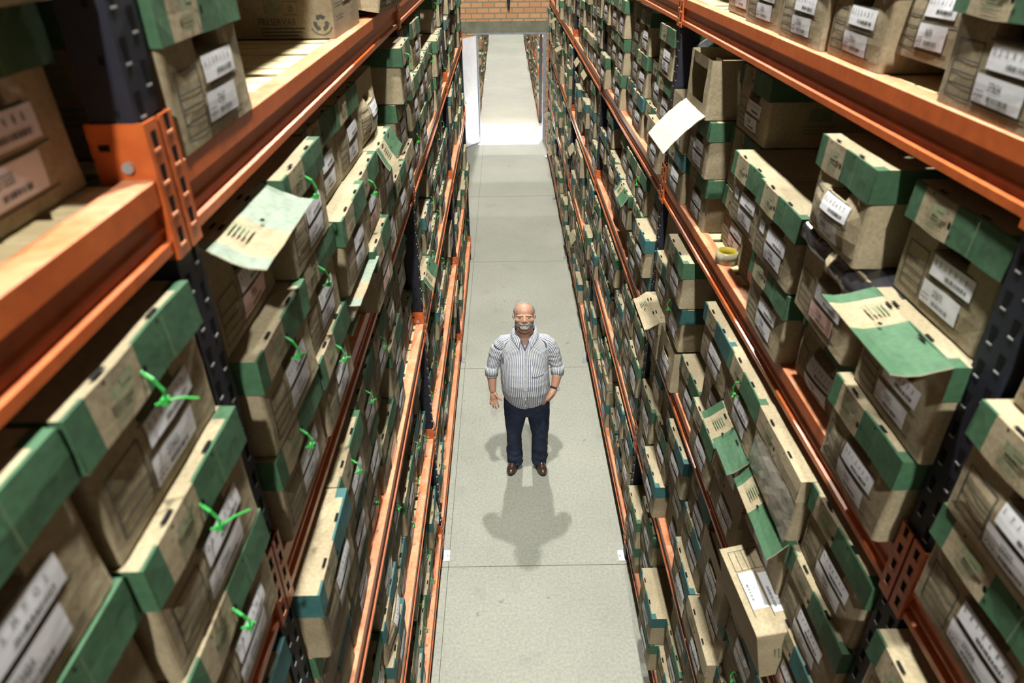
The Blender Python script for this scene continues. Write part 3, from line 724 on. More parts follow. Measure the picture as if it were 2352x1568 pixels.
# torn corner under the worn box and black film between the two boxes
for o in list(C.objects):
    if o.get('label', '').startswith('worn green-lidded'):
        b = MB()
        for i in range(6):
            t0, t1 = i/6, (i+1)/6
            f = lambda t: (-.012 - .015*t + .006*math.sin(t*7), .03 - .075*t)
            (ya, za), (yb, zb) = f(t0), f(t1); wa, wb = .018*(1-.2*t0), .018*(1-.2*t1)
            b.poly([(.085-wa,ya,za),(.085+wa,ya-.006,za-.008),(.088+wb,yb-.006,zb-.008),(.085-wb,yb,zb)], M['kraft'])
            b.poly([(.085-wa,ya+.004,za),(.085+wa,ya-.002,za-.008),(.088+wb,yb-.002,zb-.008),(.085-wb,yb+.004,zb)], M['kraft'])
        build(b, 'torn_flap', o)
b = MB(); nu, nv = 22, 9
def film(i, j):
    u = i/nu; v = j/nv; y = 1.93 - .50*u; x = XR - .035 + .10*(1-v)**2 - .012*math.sin(v*PI) + .010*noise.noise((u*7, v*3, 1)); z = 3.668 - .055*v*v - .03*u*v + .008*noise.noise((u*9, v*4, 5))
    return (x, y, z)
for i in range(nu):
    for j in range(nv): b.poly([film(i,j),film(i+1,j),film(i+1,j+1),film(i,j+1)], M['bagblack'])
tag(build(b, 'plastic_bag', None, True, True), 'crumpled black plastic bag drooping between two archive boxes, second right shelf', 'plastic bag')
r = empty('tape_roll', (.957, 2.765, LV['B']+.001)); tag(r, 'roll of clear packing tape with yellow core on the orange beam', 'tape')
def ring(ri, ro, h, m, n=32):
    b = MB(); q = [[b.vert(rr*math.cos(2*PI*k/n), rr*math.sin(2*PI*k/n), z) for k in range(n)] for rr, z in ((ri,0),(ro,0),(ro,h),(ri,h))]
    for k in range(n):
        for a in range(4): b.face([q[a][k], q[a][(k+1) % n], q[(a+1) % 4][(k+1) % n], q[(a+1) % 4][k]], m)
    return b
build(ring(.0395, .047, .05, M['tape']), 'tape_body', r, True); build(ring(.037, .0392, .052, M['yellow']), 'core', r, True)

# ------------------------------------------------------------------ hall
def concrete(name, c1, c2, c3):
    m = mat(name, c1, c2, .62, scale=.55, detail=10, bump=.05, bscale=40, fine=45, spec=.35, lo=.3, hi=.7)
    nt = m.node_tree; L = nt.links; b = nt.nodes['Principled BSDF']; src = b.inputs['Base Color'].links[0].from_socket
    tc = _n(nt, 'ShaderNodeTexCoord'); nz = _n(nt, 'ShaderNodeTexNoise', Scale=2.6, Detail=3., Roughness=.55); L.new(tc.outputs['Object'], nz.inputs['Vector'])
    rp = _n(nt, 'ShaderNodeValToRGB'); rp.color_ramp.elements[0].position = .60; rp.color_ramp.elements[1].position = .74
    L.new(nz.outputs['Fac'], rp.inputs['Fac']); mx = _n(nt, 'ShaderNodeMix', data_type='RGBA'); mx.inputs[7].default_value = rgb(c3)
    mt = _n(nt, 'ShaderNodeMath', operation='MULTIPLY'); mt.inputs[1].default_value = .45; L.new(rp.outputs['Color'], mt.inputs[0]); L.new(mt.outputs[0], mx.inputs[0])
    L.new(src, mx.inputs[6]); L.new(mx.outputs[2], b.inputs['Base Color'])
    st = _n(nt, 'ShaderNodeTexNoise', Scale=9., Detail=2.); L.new(tc.outputs['Object'], st.inputs['Vector'])
    r2 = _n(nt, 'ShaderNodeValToRGB'); r2.color_ramp.elements[0].position = .70; r2.color_ramp.elements[1].position = .78; L.new(st.outputs['Fac'], r2.inputs['Fac'])
    m2 = _n(nt, 'ShaderNodeMix', data_type='RGBA'); m2.inputs[7].default_value = rgb([k*.55 for k in c3])
    mt2 = _n(nt, 'ShaderNodeMath', operation='MULTIPLY'); mt2.inputs[1].default_value = .6; L.new(r2.outputs['Color'], mt2.inputs[0]); L.new(mt2.outputs[0], m2.inputs[0])
    L.new(mx.outputs[2], m2.inputs[6]); L.new(m2.outputs[2], b.inputs['Base Color']); return m
M['floor'] = concrete('polished_concrete', (.212,.221,.198), (.283,.29,.254), (.178,.185,.165))
M['lintel'] = mat('grey_lintel_concrete', (.10,.105,.075), (.15,.15,.11), .85, scale=6, bump=.2)
M['joint'] = mat('floor_joint_filler', (.07,.07,.06), (.12,.12,.10), .9, scale=40)
M['plain'] = mat('painted_block_wall', (.12,.10,.08), (.16,.14,.11), .9, scale=3)
M['roof'] = mat('sheet_roof', (.10,.105,.10), (.14,.145,.14), .7, scale=2)
def brick():
    m = bpy.data.materials.new('clay_brick'); m.use_nodes = True; nt = m.node_tree; L = nt.links; b = nt.nodes['Principled BSDF']
    tc = _n(nt, 'ShaderNodeTexCoord'); mp = _n(nt, 'ShaderNodeMapping'); mp.inputs['Rotation'].default_value = (-PI/2, 0, 0); mp.inputs['Location'].default_value = (.06, -.02, 0)
    L.new(tc.outputs['Object'], mp.inputs['Vector'])
    t = _n(nt, 'ShaderNodeTexBrick'); t.inputs['Color1'].default_value = (.42,.235,.12,1); t.inputs['Color2'].default_value = (.36,.15,.065,1); t.inputs['Mortar'].default_value = (.17,.155,.11,1)
    t.inputs['Scale'].default_value = 1; t.inputs['Mortar Size'].default_value = .013; t.inputs['Brick Width'].default_value = .25; t.inputs['Row Height'].default_value = .109; t.inputs['Bias'].default_value = -.3
    L.new(mp.outputs['Vector'], t.inputs['Vector']); L.new(t.outputs['Color'], b.inputs['Base Color']); b.inputs['Roughness'].default_value = .9
    bp = _n(nt, 'ShaderNodeBump', Strength=.5, Distance=.01); bp.invert = True; L.new(t.outputs['Fac'], bp.inputs['Height']); L.new(bp.outputs['Normal'], b.inputs['Normal']); return m
M['brick'] = brick()
def sbox(name, a, b2, m):
    b = MB(); b.box(a, b2, m); return struct(build(b, name))
sbox('floor', (-7,-9,-.2), (7,50,0), M['floor'])
b = MB(); b.box((-.505,-3,0),(-.500,16.5,.0012), M['joint']); struct(build(b, 'floor_joint'))
for i, y in enumerate((.72, 3.83, 6.72, 9.66, 12.6)):
    b = MB(); b.box((-.60 if y < 9.8 else -3,y,0),(.98,y+.006,.0012), M['joint']); struct(build(b, 'floor_joint'))
b = MB(); ya, yb = 16.4, 16.62; DX0, DX1, DZ = -.60, .905, 2.335
b.box((-7,ya,0),(DX0-.03,yb,12), M['brick']); b.box((DX1+.03,ya,0),(7,yb,12), M['brick']); b.box((DX0-.03,ya,2.59),(DX1+.03,yb,12), M['brick'])
struct(build(b, 'wall_back'))
sbox('trim_1', (-1.25,ya-.012,DZ+.03), (1.35,yb+.01,2.59), M['lintel'])
sbox('wall_left', (-7.2,-9,0), (-7,16.6,12), M['plain']); sbox('wall_right', (7,-9,0), (7.2,16.6,12), M['plain']); sbox('wall_front', (-7,-9.2,0), (7,-9,12), M['plain'])
sbox('ceiling', (-7.2,-9.2,12), (7.2,16.7,12.1), M['roof'])
sbox('ceiling_rear', (-7.2,20.5,12), (7.2,50,12.1), M['roof'])
sbox('wall_far', (-7,49.8,0), (7,50,12), M['plain'])
sbox('wall_left_rear', (-7.2,20.1,0), (-7,50,12), M['plain']); sbox('wall_right_rear', (7,20.1,0), (7.2,50,12), M['plain'])
M['doorframe'] = mat('grey_blue_steel_frame', (.20,.22,.27), (.28,.30,.36), .35, metal=.3, scale=12)
M['doorleaf'] = mat('pale_grey_enamel_sheet', (.66,.65,.72), (.74,.73,.80), .28, scale=5, spec=.6)
d = empty('door_1', (DX0, 16.5, 0)); d['kind'] = 'structure'
b = MB(); b.box((-.03,-.11,0),(.03,.13,DZ+.03), M['doorframe']); b.box((DX1-DX0-.03,-.11,0),(DX1-DX0+.03,.13,DZ+.03), M['doorframe']); b.box((.03,-.11,DZ-.01),(DX1-DX0-.03,.13,DZ+.035), M['doorframe']); build(b, 'door_frame', d)
b = MB(); b.box((0,-.022,.02),(.66,.022,DZ-.03), M['doorleaf']); b.box((.0,-.026,.0),(.66,.026,.025), M['doorframe'])
b.box((.58,-.05,1.0),(.61,-.022,1.14), M['black'])
lf = build(b, 'door_leaf', d); lf.location = (-.02, -.13, 0); lf.rotation_euler = (0, 0, math.radians(-121))
r = empty('wall_fixture', (.117, 16.39, 2.90)); tag(r, 'small dark lamp holder on the brick wall over the doorway', 'fixture')
b = MB(); b.box((-.035,-.02,.05),(.035,.005,.16), M['black']); build(b, 'back_plate', r)
b = MB(); b.cyl((0,-.06,-.05), .03, .15, M['navy'], 12); build(b, 'lamp_body', r)

# ------------------------------------------------------------------ the second hall beyond the doorway
_fr = frame
def frame(side):
    return {'P': (-.645, 1), 'Q': (.865, -1)}.get(side) or _fr(side)
SIDE.update(P='left', Q='right'); UP['P'] = [18.25+2.85*k for k in range(6)]; UP['Q'] = [18.15+2.85*k for k in range(6)]
for sd in 'PQ':
    for i, y in enumerate(UP[sd]): upright(sd, y, f'navy upright in the hall beyond the doorway, {SIDE[sd]} side, {ORD[i]} one in')
    for k in range(5):
        for lv in 'ED': beam(sd, k, lv, f'orange {"floor-level" if lv == "E" else "waist-high"} beam beyond the doorway, {SIDE[sd]} side, {ORD[k]} bay')
        yy0 = UP[sd][k]+.05
        for c in range(7):
            for lv in 'ED':
                for row in range(3):
                    if rnd.random() < .1: break
                    q = dict(side=sd, o={}, yaw=rnd.gauss(0,.03), out=rnd.gauss(0,.02), y=yy0+.01+.387*(c+.5), z=LV[lv]+.001+row*(BH+.003), col=rnd.choice(('green','green','teal','kraft')), flap=None, tie=0, seed=rnd.randrange(10**6))
                    q['m'] = root_m(q); simple_box(rest, q)
ro = build(rest, 'archive_boxes'); tag(ro, 'hundreds of smaller archive boxes packed along the far shelves', 'archive boxes', None, 'stuff')

# ------------------------------------------------------------------ the man
def ell(b, c, r, m, rot=None, n=20, k=12):
    c = Vector(c); R = rot or Matrix.Identity(3); rows = []
    for j in range(1, k):
        t = PI*j/k; rows.append([b.vert(*(c + R @ Vector((r[0]*math.sin(t)*math.cos(2*PI*i/n), r[1]*math.sin(t)*math.sin(2*PI*i/n), r[2]*math.cos(t))))) for i in range(n)])
    T = b.vert(*(c + R @ Vector((0,0,r[2])))); Bm = b.vert(*(c - R @ Vector((0,0,r[2]))))
    for i in range(n): b.face([T, rows[0][i], rows[0][(i+1) % n]], m); b.face([Bm, rows[-1][(i+1) % n], rows[-1][i]], m)
    for j in range(k-2):
        for i in range(n): b.face([rows[j][i], rows[j+1][i], rows[j+1][(i+1) % n], rows[j][(i+1) % n]], m)
def limb(b, pts, rs, m, n=14):
    P = []; R = []
    for i in range(len(pts)-1):
        for t in (0, .25, .5, .75):
            P.append(Vector(pts[i]).lerp(Vector(pts[i+1]), t)); R.append(rs[i] + (rs[i+1]-rs[i])*t)
    P.append(Vector(pts[-1])); R.append(rs[-1]); b.tube(P, R, m, n)
    ell(b, P[0], (R[0],)*3, m, None, 12, 8); ell(b, P[-1], (R[-1],)*3, m, None, 12, 8)
def loft(b, rings, m, n=40, p=2.3):
    rows = []
    for z, cx, cy, rx, ry in rings:
        row = []
        for i in range(n):
            a = 2*PI*i/n; ca, sa = math.cos(a), math.sin(a)
            row.append(b.vert(cx + rx*math.copysign(abs(ca)**(2/p), ca), cy + ry*math.copysign(abs(sa)**(2/p), sa), z))
        rows.append(row)
    for j in range(len(rows)-1):
        for i in range(n): b.face([rows[j][i], rows[j][(i+1) % n], rows[j+1][(i+1) % n], rows[j+1][i]], m)
    b.face(rows[0][::-1], m); b.face(rows[-1], m)
def remesh(b, vox, sm=4):
    o = build(b, 'tmp'); md = o.modifiers.new('r', 'REMESH'); md.mode = 'VOXEL'; md.voxel_size = vox; md.use_smooth_shade = True
    s2 = o.modifiers.new('s', 'SMOOTH'); s2.factor = .5; s2.iterations = sm
    dg = bpy.context.evaluated_depsgraph_get(); dg.update(); me = bpy.data.meshes.new_from_object(o.evaluated_get(dg)); bpy.data.objects.remove(o)
    me.materials.clear(); return me
def attr_mat(name, att, rough, kind, spec=.4, bump=0, bscale=300):
    m = bpy.data.materials.new(name); m.use_nodes = True; nt = m.node_tree; L = nt.links; b = nt.nodes['Principled BSDF']; b.inputs['Roughness'].default_value = rough; b.inputs['Specular IOR Level'].default_value = spec
    a = _n(nt, 'ShaderNodeAttribute', attribute_name=att)
    if kind == 'color': L.new(a.outputs['Color'], b.inputs['Base Color'])
    else:
        q = _n(nt, 'ShaderNodeMath', operation='MULTIPLY'); q.inputs[1].default_value = 1/.0146; L.new(a.outputs['Fac'], q.inputs[0])
        f = _n(nt, 'ShaderNodeMath', operation='FRACT'); L.new(q.outputs[0], f.inputs[0])
        rp = _n(nt, 'ShaderNodeValToRGB'); e = rp.color_ramp.elements; e[0].position = 0; e[0].color = (.47,.49,.53,1); e[1].position = 1; e[1].color = (.47,.49,.53,1)
        for pos, c in ((.50,(.47,.49,.53,1)),(.58,(.085,.095,.15,1)),(.86,(.085,.095,.15,1)),(.94,(.47,.49,.53,1))): x = rp.color_ramp.elements.new(pos); x.color = c
        L.new(f.outputs[0], rp.inputs['Fac']); L.new(rp.outputs['Color'], b.inputs['Base Color'])
    if bump:
        tc = _n(nt, 'ShaderNodeTexCoord'); nz = _n(nt, 'ShaderNodeTexNoise', Scale=bscale, Detail=3.); L.new(tc.outputs['Object'], nz.inputs['Vector'])
        bp = _n(nt, 'ShaderNodeBump', Strength=bump, Distance=.003); L.new(nz.outputs['Fac'], bp.inputs['Height']); L.new(bp.outputs['Normal'], b.inputs['Normal'])
    return m
M['skin'] = attr_mat('skin', 'tint', .48, 'color', .45, .15, 120); M['shirt'] = attr_mat('striped_cotton', 'stripe', .85, 'stripe', .2, .2, 60)
M['jeans'] = mat('dark_denim', (.010,.015,.032), (.022,.032,.065), .85, scale=7, fine=120, bump=.25, bscale=25, spec=.2)
M['shoe'] = mat('brown_leather', (.035,.018,.012), (.055,.028,.018), .25, scale=12, spec=.6)
M['sole'] = mat('dark_rubber', (.012,.011,.010), (.02,.018,.016), .7)
M['hair'] = mat('grey_hair', (.16,.15,.13), (.36,.35,.33), .7, scale=50, stretch=(1,1,.3), bump=.6, bscale=160)
M['beard'] = mat('white_grey_beard', (.20,.19,.165), (.48,.46,.42), .75, scale=60, bump=.6, bscale=170)
M['eyewhite'] = mat('eye_white', (.45,.42,.40), (.5,.47,.45), .2); M['iris'] = mat('dark_iris', (.02,.018,.015), (.03,.025,.02), .15)
MX, MY = .148, 4.975
man = empty('person', (MX, MY, 0)); tag(man, 'heavyset bearded man in striped shirt and jeans standing alone in the aisle', 'person')
HP = Vector((-.012, -.015, 1.672)); HQ = Matrix.Rotation(math.radians(-15), 3, 'X'); HR = HQ @ Matrix.Diagonal((1.11, 1.02, .885))
hd = lambda x, y, z: tuple(HP + HR @ Vector((x, y, z)))
s = M['sole']
TORSO = [(.76,.012,.01,.182,.148),(.84,.010,-.005,.198,.168),(.92,.006,-.022,.207,.184),(1.0,0,-.034,.211,.197),(1.1,-.006,-.034,.207,.197),(1.2,-.009,-.018,.206,.182),(1.3,-.009,.0,.207,.158),(1.36,-.008,.010,.192,.140),(1.41,-.008,.018,.158,.122),(1.445,-.008,.024,.130,.106),(1.475,-.007,.028,.118,.093),(1.515,-.006,.028,.082,.078)]
ARML = [(-.125,.026,1.418),(-.180,.024,1.402),(-.222,.021,1.358),(-.248,.018,1.30),(-.266,.012,1.23),(-.286,.0,1.13)]; ARMR = [(.110,.026,1.418),(.165,.024,1.402),(.207,.021,1.358),(.233,.018,1.30),(.251,.012,1.23),(.272,.005,1.13)]
b = MB()
ell(b, hd(0,.018,.035), (.0765,.096,.083), s, HR); ell(b, hd(0,-.028,-.030), (.066,.070,.082), s, HR); ell(b, hd(0,-.018,-.066), (.067,.064,.045), s, HR)
ell(b, hd(0,-.072,-.094), (.032,.026,.022), s, HR)
for e in (-1, 1):
    ell(b, hd(e*.031,-.083,.021), (.030,.013,.0085), s, HR); ell(b, hd(e*.043,-.066,-.026), (.028,.026,.024), s, HR); ell(b, hd(e*.078,.010,-.008), (.009,.022,.031), s, HR)
    ell(b, hd(e*.014,-.104,-.032), (.010,.012,.0085), s, HR)
    ell(b, hd(e*.033,-.0805,-.012), (.018,.010,.006), s, HR); ell(b, hd(e*.033,-.081,.0085), (.018,.0105,.0055), s, HR)
limb(b, [hd(0,-.084,.016), hd(0,-.112,-.024)], (.0095,.0155), s)
ell(b, hd(0,-.093,-.058), (.026,.010,.006), s, HR); ell(b, hd(0,-.092,-.070), (.022,.011,.0065), s, HR)
limb(b, [(-.006,.03,1.44),(-.008,.02,1.60)], (.072,.067), s); ell(b, (-.008,-.035,1.565), (.058,.06,.045), s)
loft(b, [(z,cx,cy,rx-.016-(.03 if z < 1.05 else 0),ry-.016-(.05 if z < 1.05 else 0)) for z,cx,cy,rx,ry in TORSO[:-1]], s)
limb(b, ARML + [(-.290,-.02,1.08),(-.286,-.058,.965)], (.034,.042,.047,.047,.046,.043,.043,.030), s); limb(b, ARMR + [(.268,-.03,1.08),(.245,-.085,.988)], (.034,.042,.047,.047,.046,.043,.043,.030), s)
# hanging hand
ell(b, (-.278,-.076,.912), (.034,.019,.052), s, Matrix.Rotation(-.25, 3, 'X'))
for P, q in ((((-.250,-.088,.880),(-.241,-.106,.842),(-.236,-.101,.810)),.0088), (((-.269,-.092,.874),(-.265,-.114,.832),(-.258,-.106,.799)),.009), (((-.288,-.088,.876),(-.288,-.109,.838),(-.282,-.099,.808)),.0086), (((-.305,-.080,.884),(-.309,-.094,.852),(-.305,-.086,.826)),.0076)):
    limb(b, P, (q*1.1, q*.95, q*.78), s, 8)
limb(b, [(-.262,-.080,.935),(-.238,-.098,.912),(-.214,-.108,.893)], (.016,.0125,.009), s, 8)
# hand going into the pocket
limb(b, [(.245,-.085,.988),(.222,-.112,.958),(.192,-.134,.925)], (.030,.034,.030), s)
for k in range(4): limb(b, [(.198-.006*k,-.146+.010*k,.934-.014*k),(.168-.003*k,-.150+.010*k,.905-.016*k),(.142,-.138+.010*k,.884-.016*k)], (.0100,.0095,.008), s, 8)
limb(b, [(.222,-.138,.965),(.198,-.162,.948),(.174,-.168,.928)], (.0145,.0115,.009), s, 8)
limb(b, [(-.10,.03,.80),(-.103,.0,.47),(-.095,.07,.08)], (.09,.055,.04), s); limb(b, [(.10,.03,.80),(.128,.0,.47),(.13,.07,.08)], (.09,.055,.04), s)
body = remesh(b, .0030, 3); body.materials.append(M['skin'])
at = body.color_attributes.new('tint', 'FLOAT_COLOR', 'POINT')
HRi = HR.inverted(); hl = [HRi @ (v.co - HP) for v in body.vertices]
def g(p, c, r): return max(0, 1 - sum(((p[i]-c[i])/r[i])**2 for i in range(3)))
for i, v in enumerate(body.vertices):
    p = hl[i]; base = Vector((.36,.20,.14)); nzv = noise.noise(v.co*22)*.5+.5
    red = max(g(p,(0,-.11,-.028),(.022,.03,.025)), .9*g(p,(.044,-.085,-.024),(.03,.04,.03)), .9*g(p,(-.044,-.085,-.024),(.03,.04,.03)), .35*g(p,(0,-.09,.03),(.05,.04,.02)))
    if v.co.z < 1.2: red = .25*nzv
    c = base.lerp(Vector((.34,.125,.09)), min(1, red*(.35+.4*nzv)))
    lip = max(g(p,(0,-.10,-.069),(.022,.02,.008)), g(p,(0,-.10,-.058),(.024,.02,.005)))
    if lip > .2: c = Vector((.27,.13,.105))
    if g(p,(.033,-.095,.024),(.027,.03,.006)) > .15 or g(p,(-.033,-.095,.024),(.027,.03,.006)) > .15: c = c.lerp(Vector((.20,.17,.14)), .5)
    at.data[i].color = (c[0], c[1], c[2], 1)
ob('body', body, man)
def shell(sel, off, name, m, nzs=.0015):
    keep = [p for p in body.polygons if all(sel(hl[i]) for i in p.vertices)]
    ids = {}; b = MB()
    for p in keep:
        f = []
        for i in p.vertices:
            if i not in ids:
                v = body.vertices[i]; ids[i] = b.vert(*(v.co + v.normal*(off + nzs*noise.noise(v.co*90))))
            f.append(ids[i])
        b.face(f, m)
    k = len(b.v); inn = {}
    ec = {}
    for f in b.f:
        for a, c in zip(f, f[1:]+f[:1]): ec[(a,c)] = 1
    inv = {n: o for o, n in ids.items()}
    for a, c in list(ec):
        if (c, a) not in ec:                                # rim down to the skin
            va = body.vertices[inv[a]].co; vc = body.vertices[inv[c]].co; b.poly([b.v[a], b.v[c], tuple(vc), tuple(va)], m)
    return build(b, name, man, True)
shell(lambda p: (p.z > -.05 and p.y > .055) or (abs(p.x) > .058 and p.y > -.028 and -.055 < p.z < .088 and not (abs(p.x) > .072 and -.045 < p.z < .025 and -.012 < p.y < .034)) or (p.z > .07 and p.y > .0), .0045, 'hair', M['hair'])
shell(lambda p: (p.z < -.048 and p.z > -.125 and p.y < .01 and not (abs(p.x) < .019 and -.073 < p.z < -.0615 and p.y < -.06)) or (abs(p.x) > .056 and -.06 < p.z < -.02 and -.05 < p.y < -.005), .004, 'beard', M['beard'])
shell(lambda p: abs(p.x) < .038 and -.0615 < p.z < -.043 and p.y < -.072 and not (abs(p.x) < .012 and p.z > -.045), .0045, 'moustache', M['beard'])
for e in (-1, 1):
    b = MB(); ell(b, hd(e*.0325,-.0815,-.0015), (.0120,.0105,.0058), M['eyewhite'], HR); ell(b, hd(e*.0325,-.0885,-.001), (.0062,.0042,.0045), M['iris'], HR); build(b, 'eye', man, True)
# shirt
b = MB(); loft(b, TORSO, s)
limb(b, ARML, (.050,.060,.064,.062,.058,.052), s); limb(b, ARMR, (.050,.060,.064,.062,.058,.052), s)
sh = remesh(b, .0055, 6); sh.materials.append(M['shirt'])
def tor(z):
    for a, c in zip(TORSO, TORSO[1:]):
        if z <= c[0]: t = max(0, (z-a[0])/(c[0]-a[0])); return [a[i]+(c[i]-a[i])*t for i in range(1, 5)]
    return TORSO[-1][1:]
def frontY(x, z, off=.004):
    cx, cy, rx, ry = tor(z); t = min(.999, abs((x-cx)/rx)); return cy - ry*(1-t**2.3)**(1/2.3) - off
def hem(x, y):
    t = max(-1, min(1, (x-.01)/.2)); z = .830 + .085*abs(t)**1.5 if y < .02 else .80 + .1*abs(t)**2
    return z + (.012 if x > -.03 and y < 0 else 0)
def seg(p, P):
    best = (9, None, None)
    for i in range(len(P)-1):
        a, c = Vector(P[i]), Vector(P[i+1]); t = max(0, min(1, (p-a).dot(c-a)/(c-a).length_squared)); q = a.lerp(c, t)
        if (p-q).length < best[0]: best = ((p-q).length, q, (c-a).normalized())
    return best
stripe = []
nrm = [v.normal.copy() for v in sh.vertices]
for i, v in enumerate(sh.vertices):
    p = v.co.copy(); cx, cy, rx, ry = tor(p.z); arm = None
    if abs(p.x) > .150 and p.z > 1.05:
        sg = seg(p, ARML if p.x < 0 else ARMR)
        if (((p.x-cx)/rx)**2 + ((p.y-cy)/ry)**2 > 1.06 and abs(p.x) > .185) or abs(p.x) > .2: arm = sg
    blend = max(0, min(1, (abs(p.x)-.165)/.06))
    if arm:
        d = p - arm[1]; ax = arm[2]; e1 = Vector((0,-1,0)); e1 = (e1 - ax*e1.dot(ax)).normalized(); e2 = ax.cross(e1)
        stripe.append(math.atan2(d.dot(e2), d.dot(e1))*.056 + .3)
    else:
        stripe.append(math.atan2(p.x-cx, -(p.y-cy)*rx/ry)*(.19) + .0035*noise.noise(p*6))
        low = 0
    low = max(0, min(1, (1.25-p.z)/.3)); wa = .0045*noise.noise((p.x*14, p.y*14, p.z*38)) + .002*noise.noise(p*45); w = (.0055*noise.noise((p.x*9, p.y*9, p.z*6+3)) + .004*noise.noise((p.x*22, 1, p.z*9)))*(.5+low) + .004*noise.noise((p.x*8+5, p.z*30, 2))*(1 if 1.05 < p.z < 1.38 else .4)
    w = w*(1-blend) + wa*blend
    v.co = p + nrm[i]*w
    if not arm:
        h = hem(v.co.x, v.co.y)
        if v.co.z < h: v.co.z = h
bm = bmesh.new(); bm.from_mesh(sh); la = bm.verts.layers.float.new('stripe')
bm.verts.ensure_lookup_table()
for i, v in enumerate(bm.verts): v[la] = stripe[i]
kill = [f for f in bm.faces if (lambda c: c.y < .0 and c.z > 1.405 and abs(c.x+.008) < (c.z-1.400)*.52)(f.calc_center_median()) or (f.calc_center_median().z > 1.50)]
bmesh.ops.delete(bm, geom=kill, context='FACES'); bm.to_mesh(sh); bm.free()
shirt = ob('shirt', sh, man)
def setstripe(me, fn):
    a = me.attributes.new('stripe', 'FLOAT', 'POINT')
    for i, v in enumerate(me.vertices): a.data[i].value = fn(v.co)
# collar: stand round the neck and a fall turned outward to two points
b = MB(); rows = [[], [], [], []]; NN = 26
for i in range(NN+1):
    t = i/NN; a = math.radians(-62 + 304*t) + PI*0   # from front left round the back to front right
    ang = math.radians(-90) - math.radians(20) - math.radians(320)*t
    fr = max(0, 1 - min(t, 1-t)/.22)                 # 1 at the two front ends
    cx, cy = -.008, .024; rx, ry = .084, .080
    x, y = cx + rx*math.cos(ang), cy + ry*math.sin(ang); z0 = 1.515 - .055*fr**1.5
    y -= .022*fr
    ox, oy = math.cos(ang), math.sin(ang)
    rows[0].append(b.vert(x, y, z0-.012)); rows[1].append(b.vert(x+.004*ox, y+.004*oy, z0+.032-.012*fr))
    rows[2].append(b.vert(x+.012*ox, y+.012*oy-.004*fr, z0+.030-.014*fr)); k = .042 + .030*fr
    rows[3].append(b.vert(x+ox*.030+(.010*fr)*(1 if ox > 0 else -1), y+oy*.026-.018*fr, z0+.028-k))
for j in range(3):
    for i in range(NN): b.face([rows[j][i],rows[j][i+1],rows[j+1][i+1],rows[j+1][i]], M['shirt'])
co = build(b, 'collar', shirt, True); setstripe(co.data, lambda c: math.atan2(c.x, -c.y)*.10)
for P in ([(-.288,.0,1.168),(-.291,-.006,1.13),(-.292,-.012,1.085)], [(.273,.005,1.168),(.275,-.002,1.13),(.275,-.008,1.085)]):
    b = MB(); b.tube(P, [.056,.0585,.055], M['shirt'], 22); b.tube([Vector(P[2])+Vector((0,0,-.001)), Vector(P[2])+Vector((0,0,.012))], [.050,.056], M['shirt'], 22)
    cu = build(b, 'rolled_cuff', shirt, True); cc = Vector(P[1]); setstripe(cu.data, lambda c: math.atan2(c.x-cc.x, -(c.y-cc.y))*.055)
for e in (-1, 1):
    b = MB(); P = []
    for k in range(9):
        z = 1.398 + .0135*k; xx = -.008 + e*(z-1.398)*.52; P.append((xx, frontY(xx, z, .003), z))
    b.tube(P, .0065, M['shirt'], 6); ed = build(b, 'collar_edge', shirt, True); setstripe(ed.data, lambda c: .1)
b = MB(); zz = [.842+.0145*k for k in range(39)]
for i in range(len(zz)-1):
    b.poly([(-.024,frontY(-.024,zz[i],.007),zz[i]),(.008,frontY(.008,zz[i],.007),zz[i]),(.008,frontY(.008,zz[i+1],.007),zz[i+1]),(-.024,frontY(-.024,zz[i+1],.007),zz[i+1])], M['shirt'])
pk = build(b, 'placket', shirt, True, True); setstripe(pk.data, lambda c: c.x*1.3+.0035)
for z in (1.345,1.265,1.175,1.085,.985,.90):
    b = MB(); b.cyl((-.008,frontY(-.008,z,.0125),z), .0055, .003, M['paper'], 10, 'y'); build(b, 'button', shirt)
b = MB(); us = [.048+.0125*k for k in range(9)]; vs = [1.185+.0125*k for k in range(11)]
for i in range(8):
    for j in range(10):
        q = lambda a, c: (us[a], frontY(us[a], vs[c], .0085 + (.003 if c > 8 else 0)) , vs[c] + (.012*abs(a-4)/4 if c == 0 else 0))
        b.poly([q(i,j),q(i+1,j),q(i+1,j+1),q(i,j+1)], M['shirt'])
po = build(b, 'breast_pocket', shirt, True, True); setstripe(po.data, lambda c: math.atan2(c.x+.008, -(c.y))*.19)
# jeans
b = MB(); loft(b, [(.67,.012,.02,.07,.09),(.70,.012,.02,.13,.115),(.74,.012,.02,.190,.142),(.84,.010,.015,.198,.152),(.94,.006,.01,.192,.150),(.99,.004,.01,.185,.146)], s)
limb(b, [(-.085,.02,.80),(-.090,.01,.66),(-.100,.0,.53),(-.104,.0,.44),(-.100,.03,.25),(-.094,.055,.075)], (.112,.103,.082,.069,.070,.076), s)
limb(b, [(.105,.02,.80),(.116,.01,.66),(.126,.0,.53),(.131,.0,.44),(.133,.03,.25),(.131,.055,.075)], (.112,.104,.090,.077,.074,.074), s)
ell(b, (-.160,.06,.20), (.022,.05,.045), s)
je = remesh(b, .006, 5); je.materials.append(M['jeans']); nr = [v.normal.copy() for v in je.vertices]
for i, v in enumerate(je.vertices):
    p = v.co; k = max(.35, min(1.4, (.5-p.z)/.28)); v.co = p + nr[i]*((.007*noise.noise((p.x*9, p.y*9, p.z*17)) + .004*noise.noise((p.x*20, p.y*20, p.z*34)))*k)
    if v.co.z < .03: v.co.z = .03
ob('jeans', je, man)
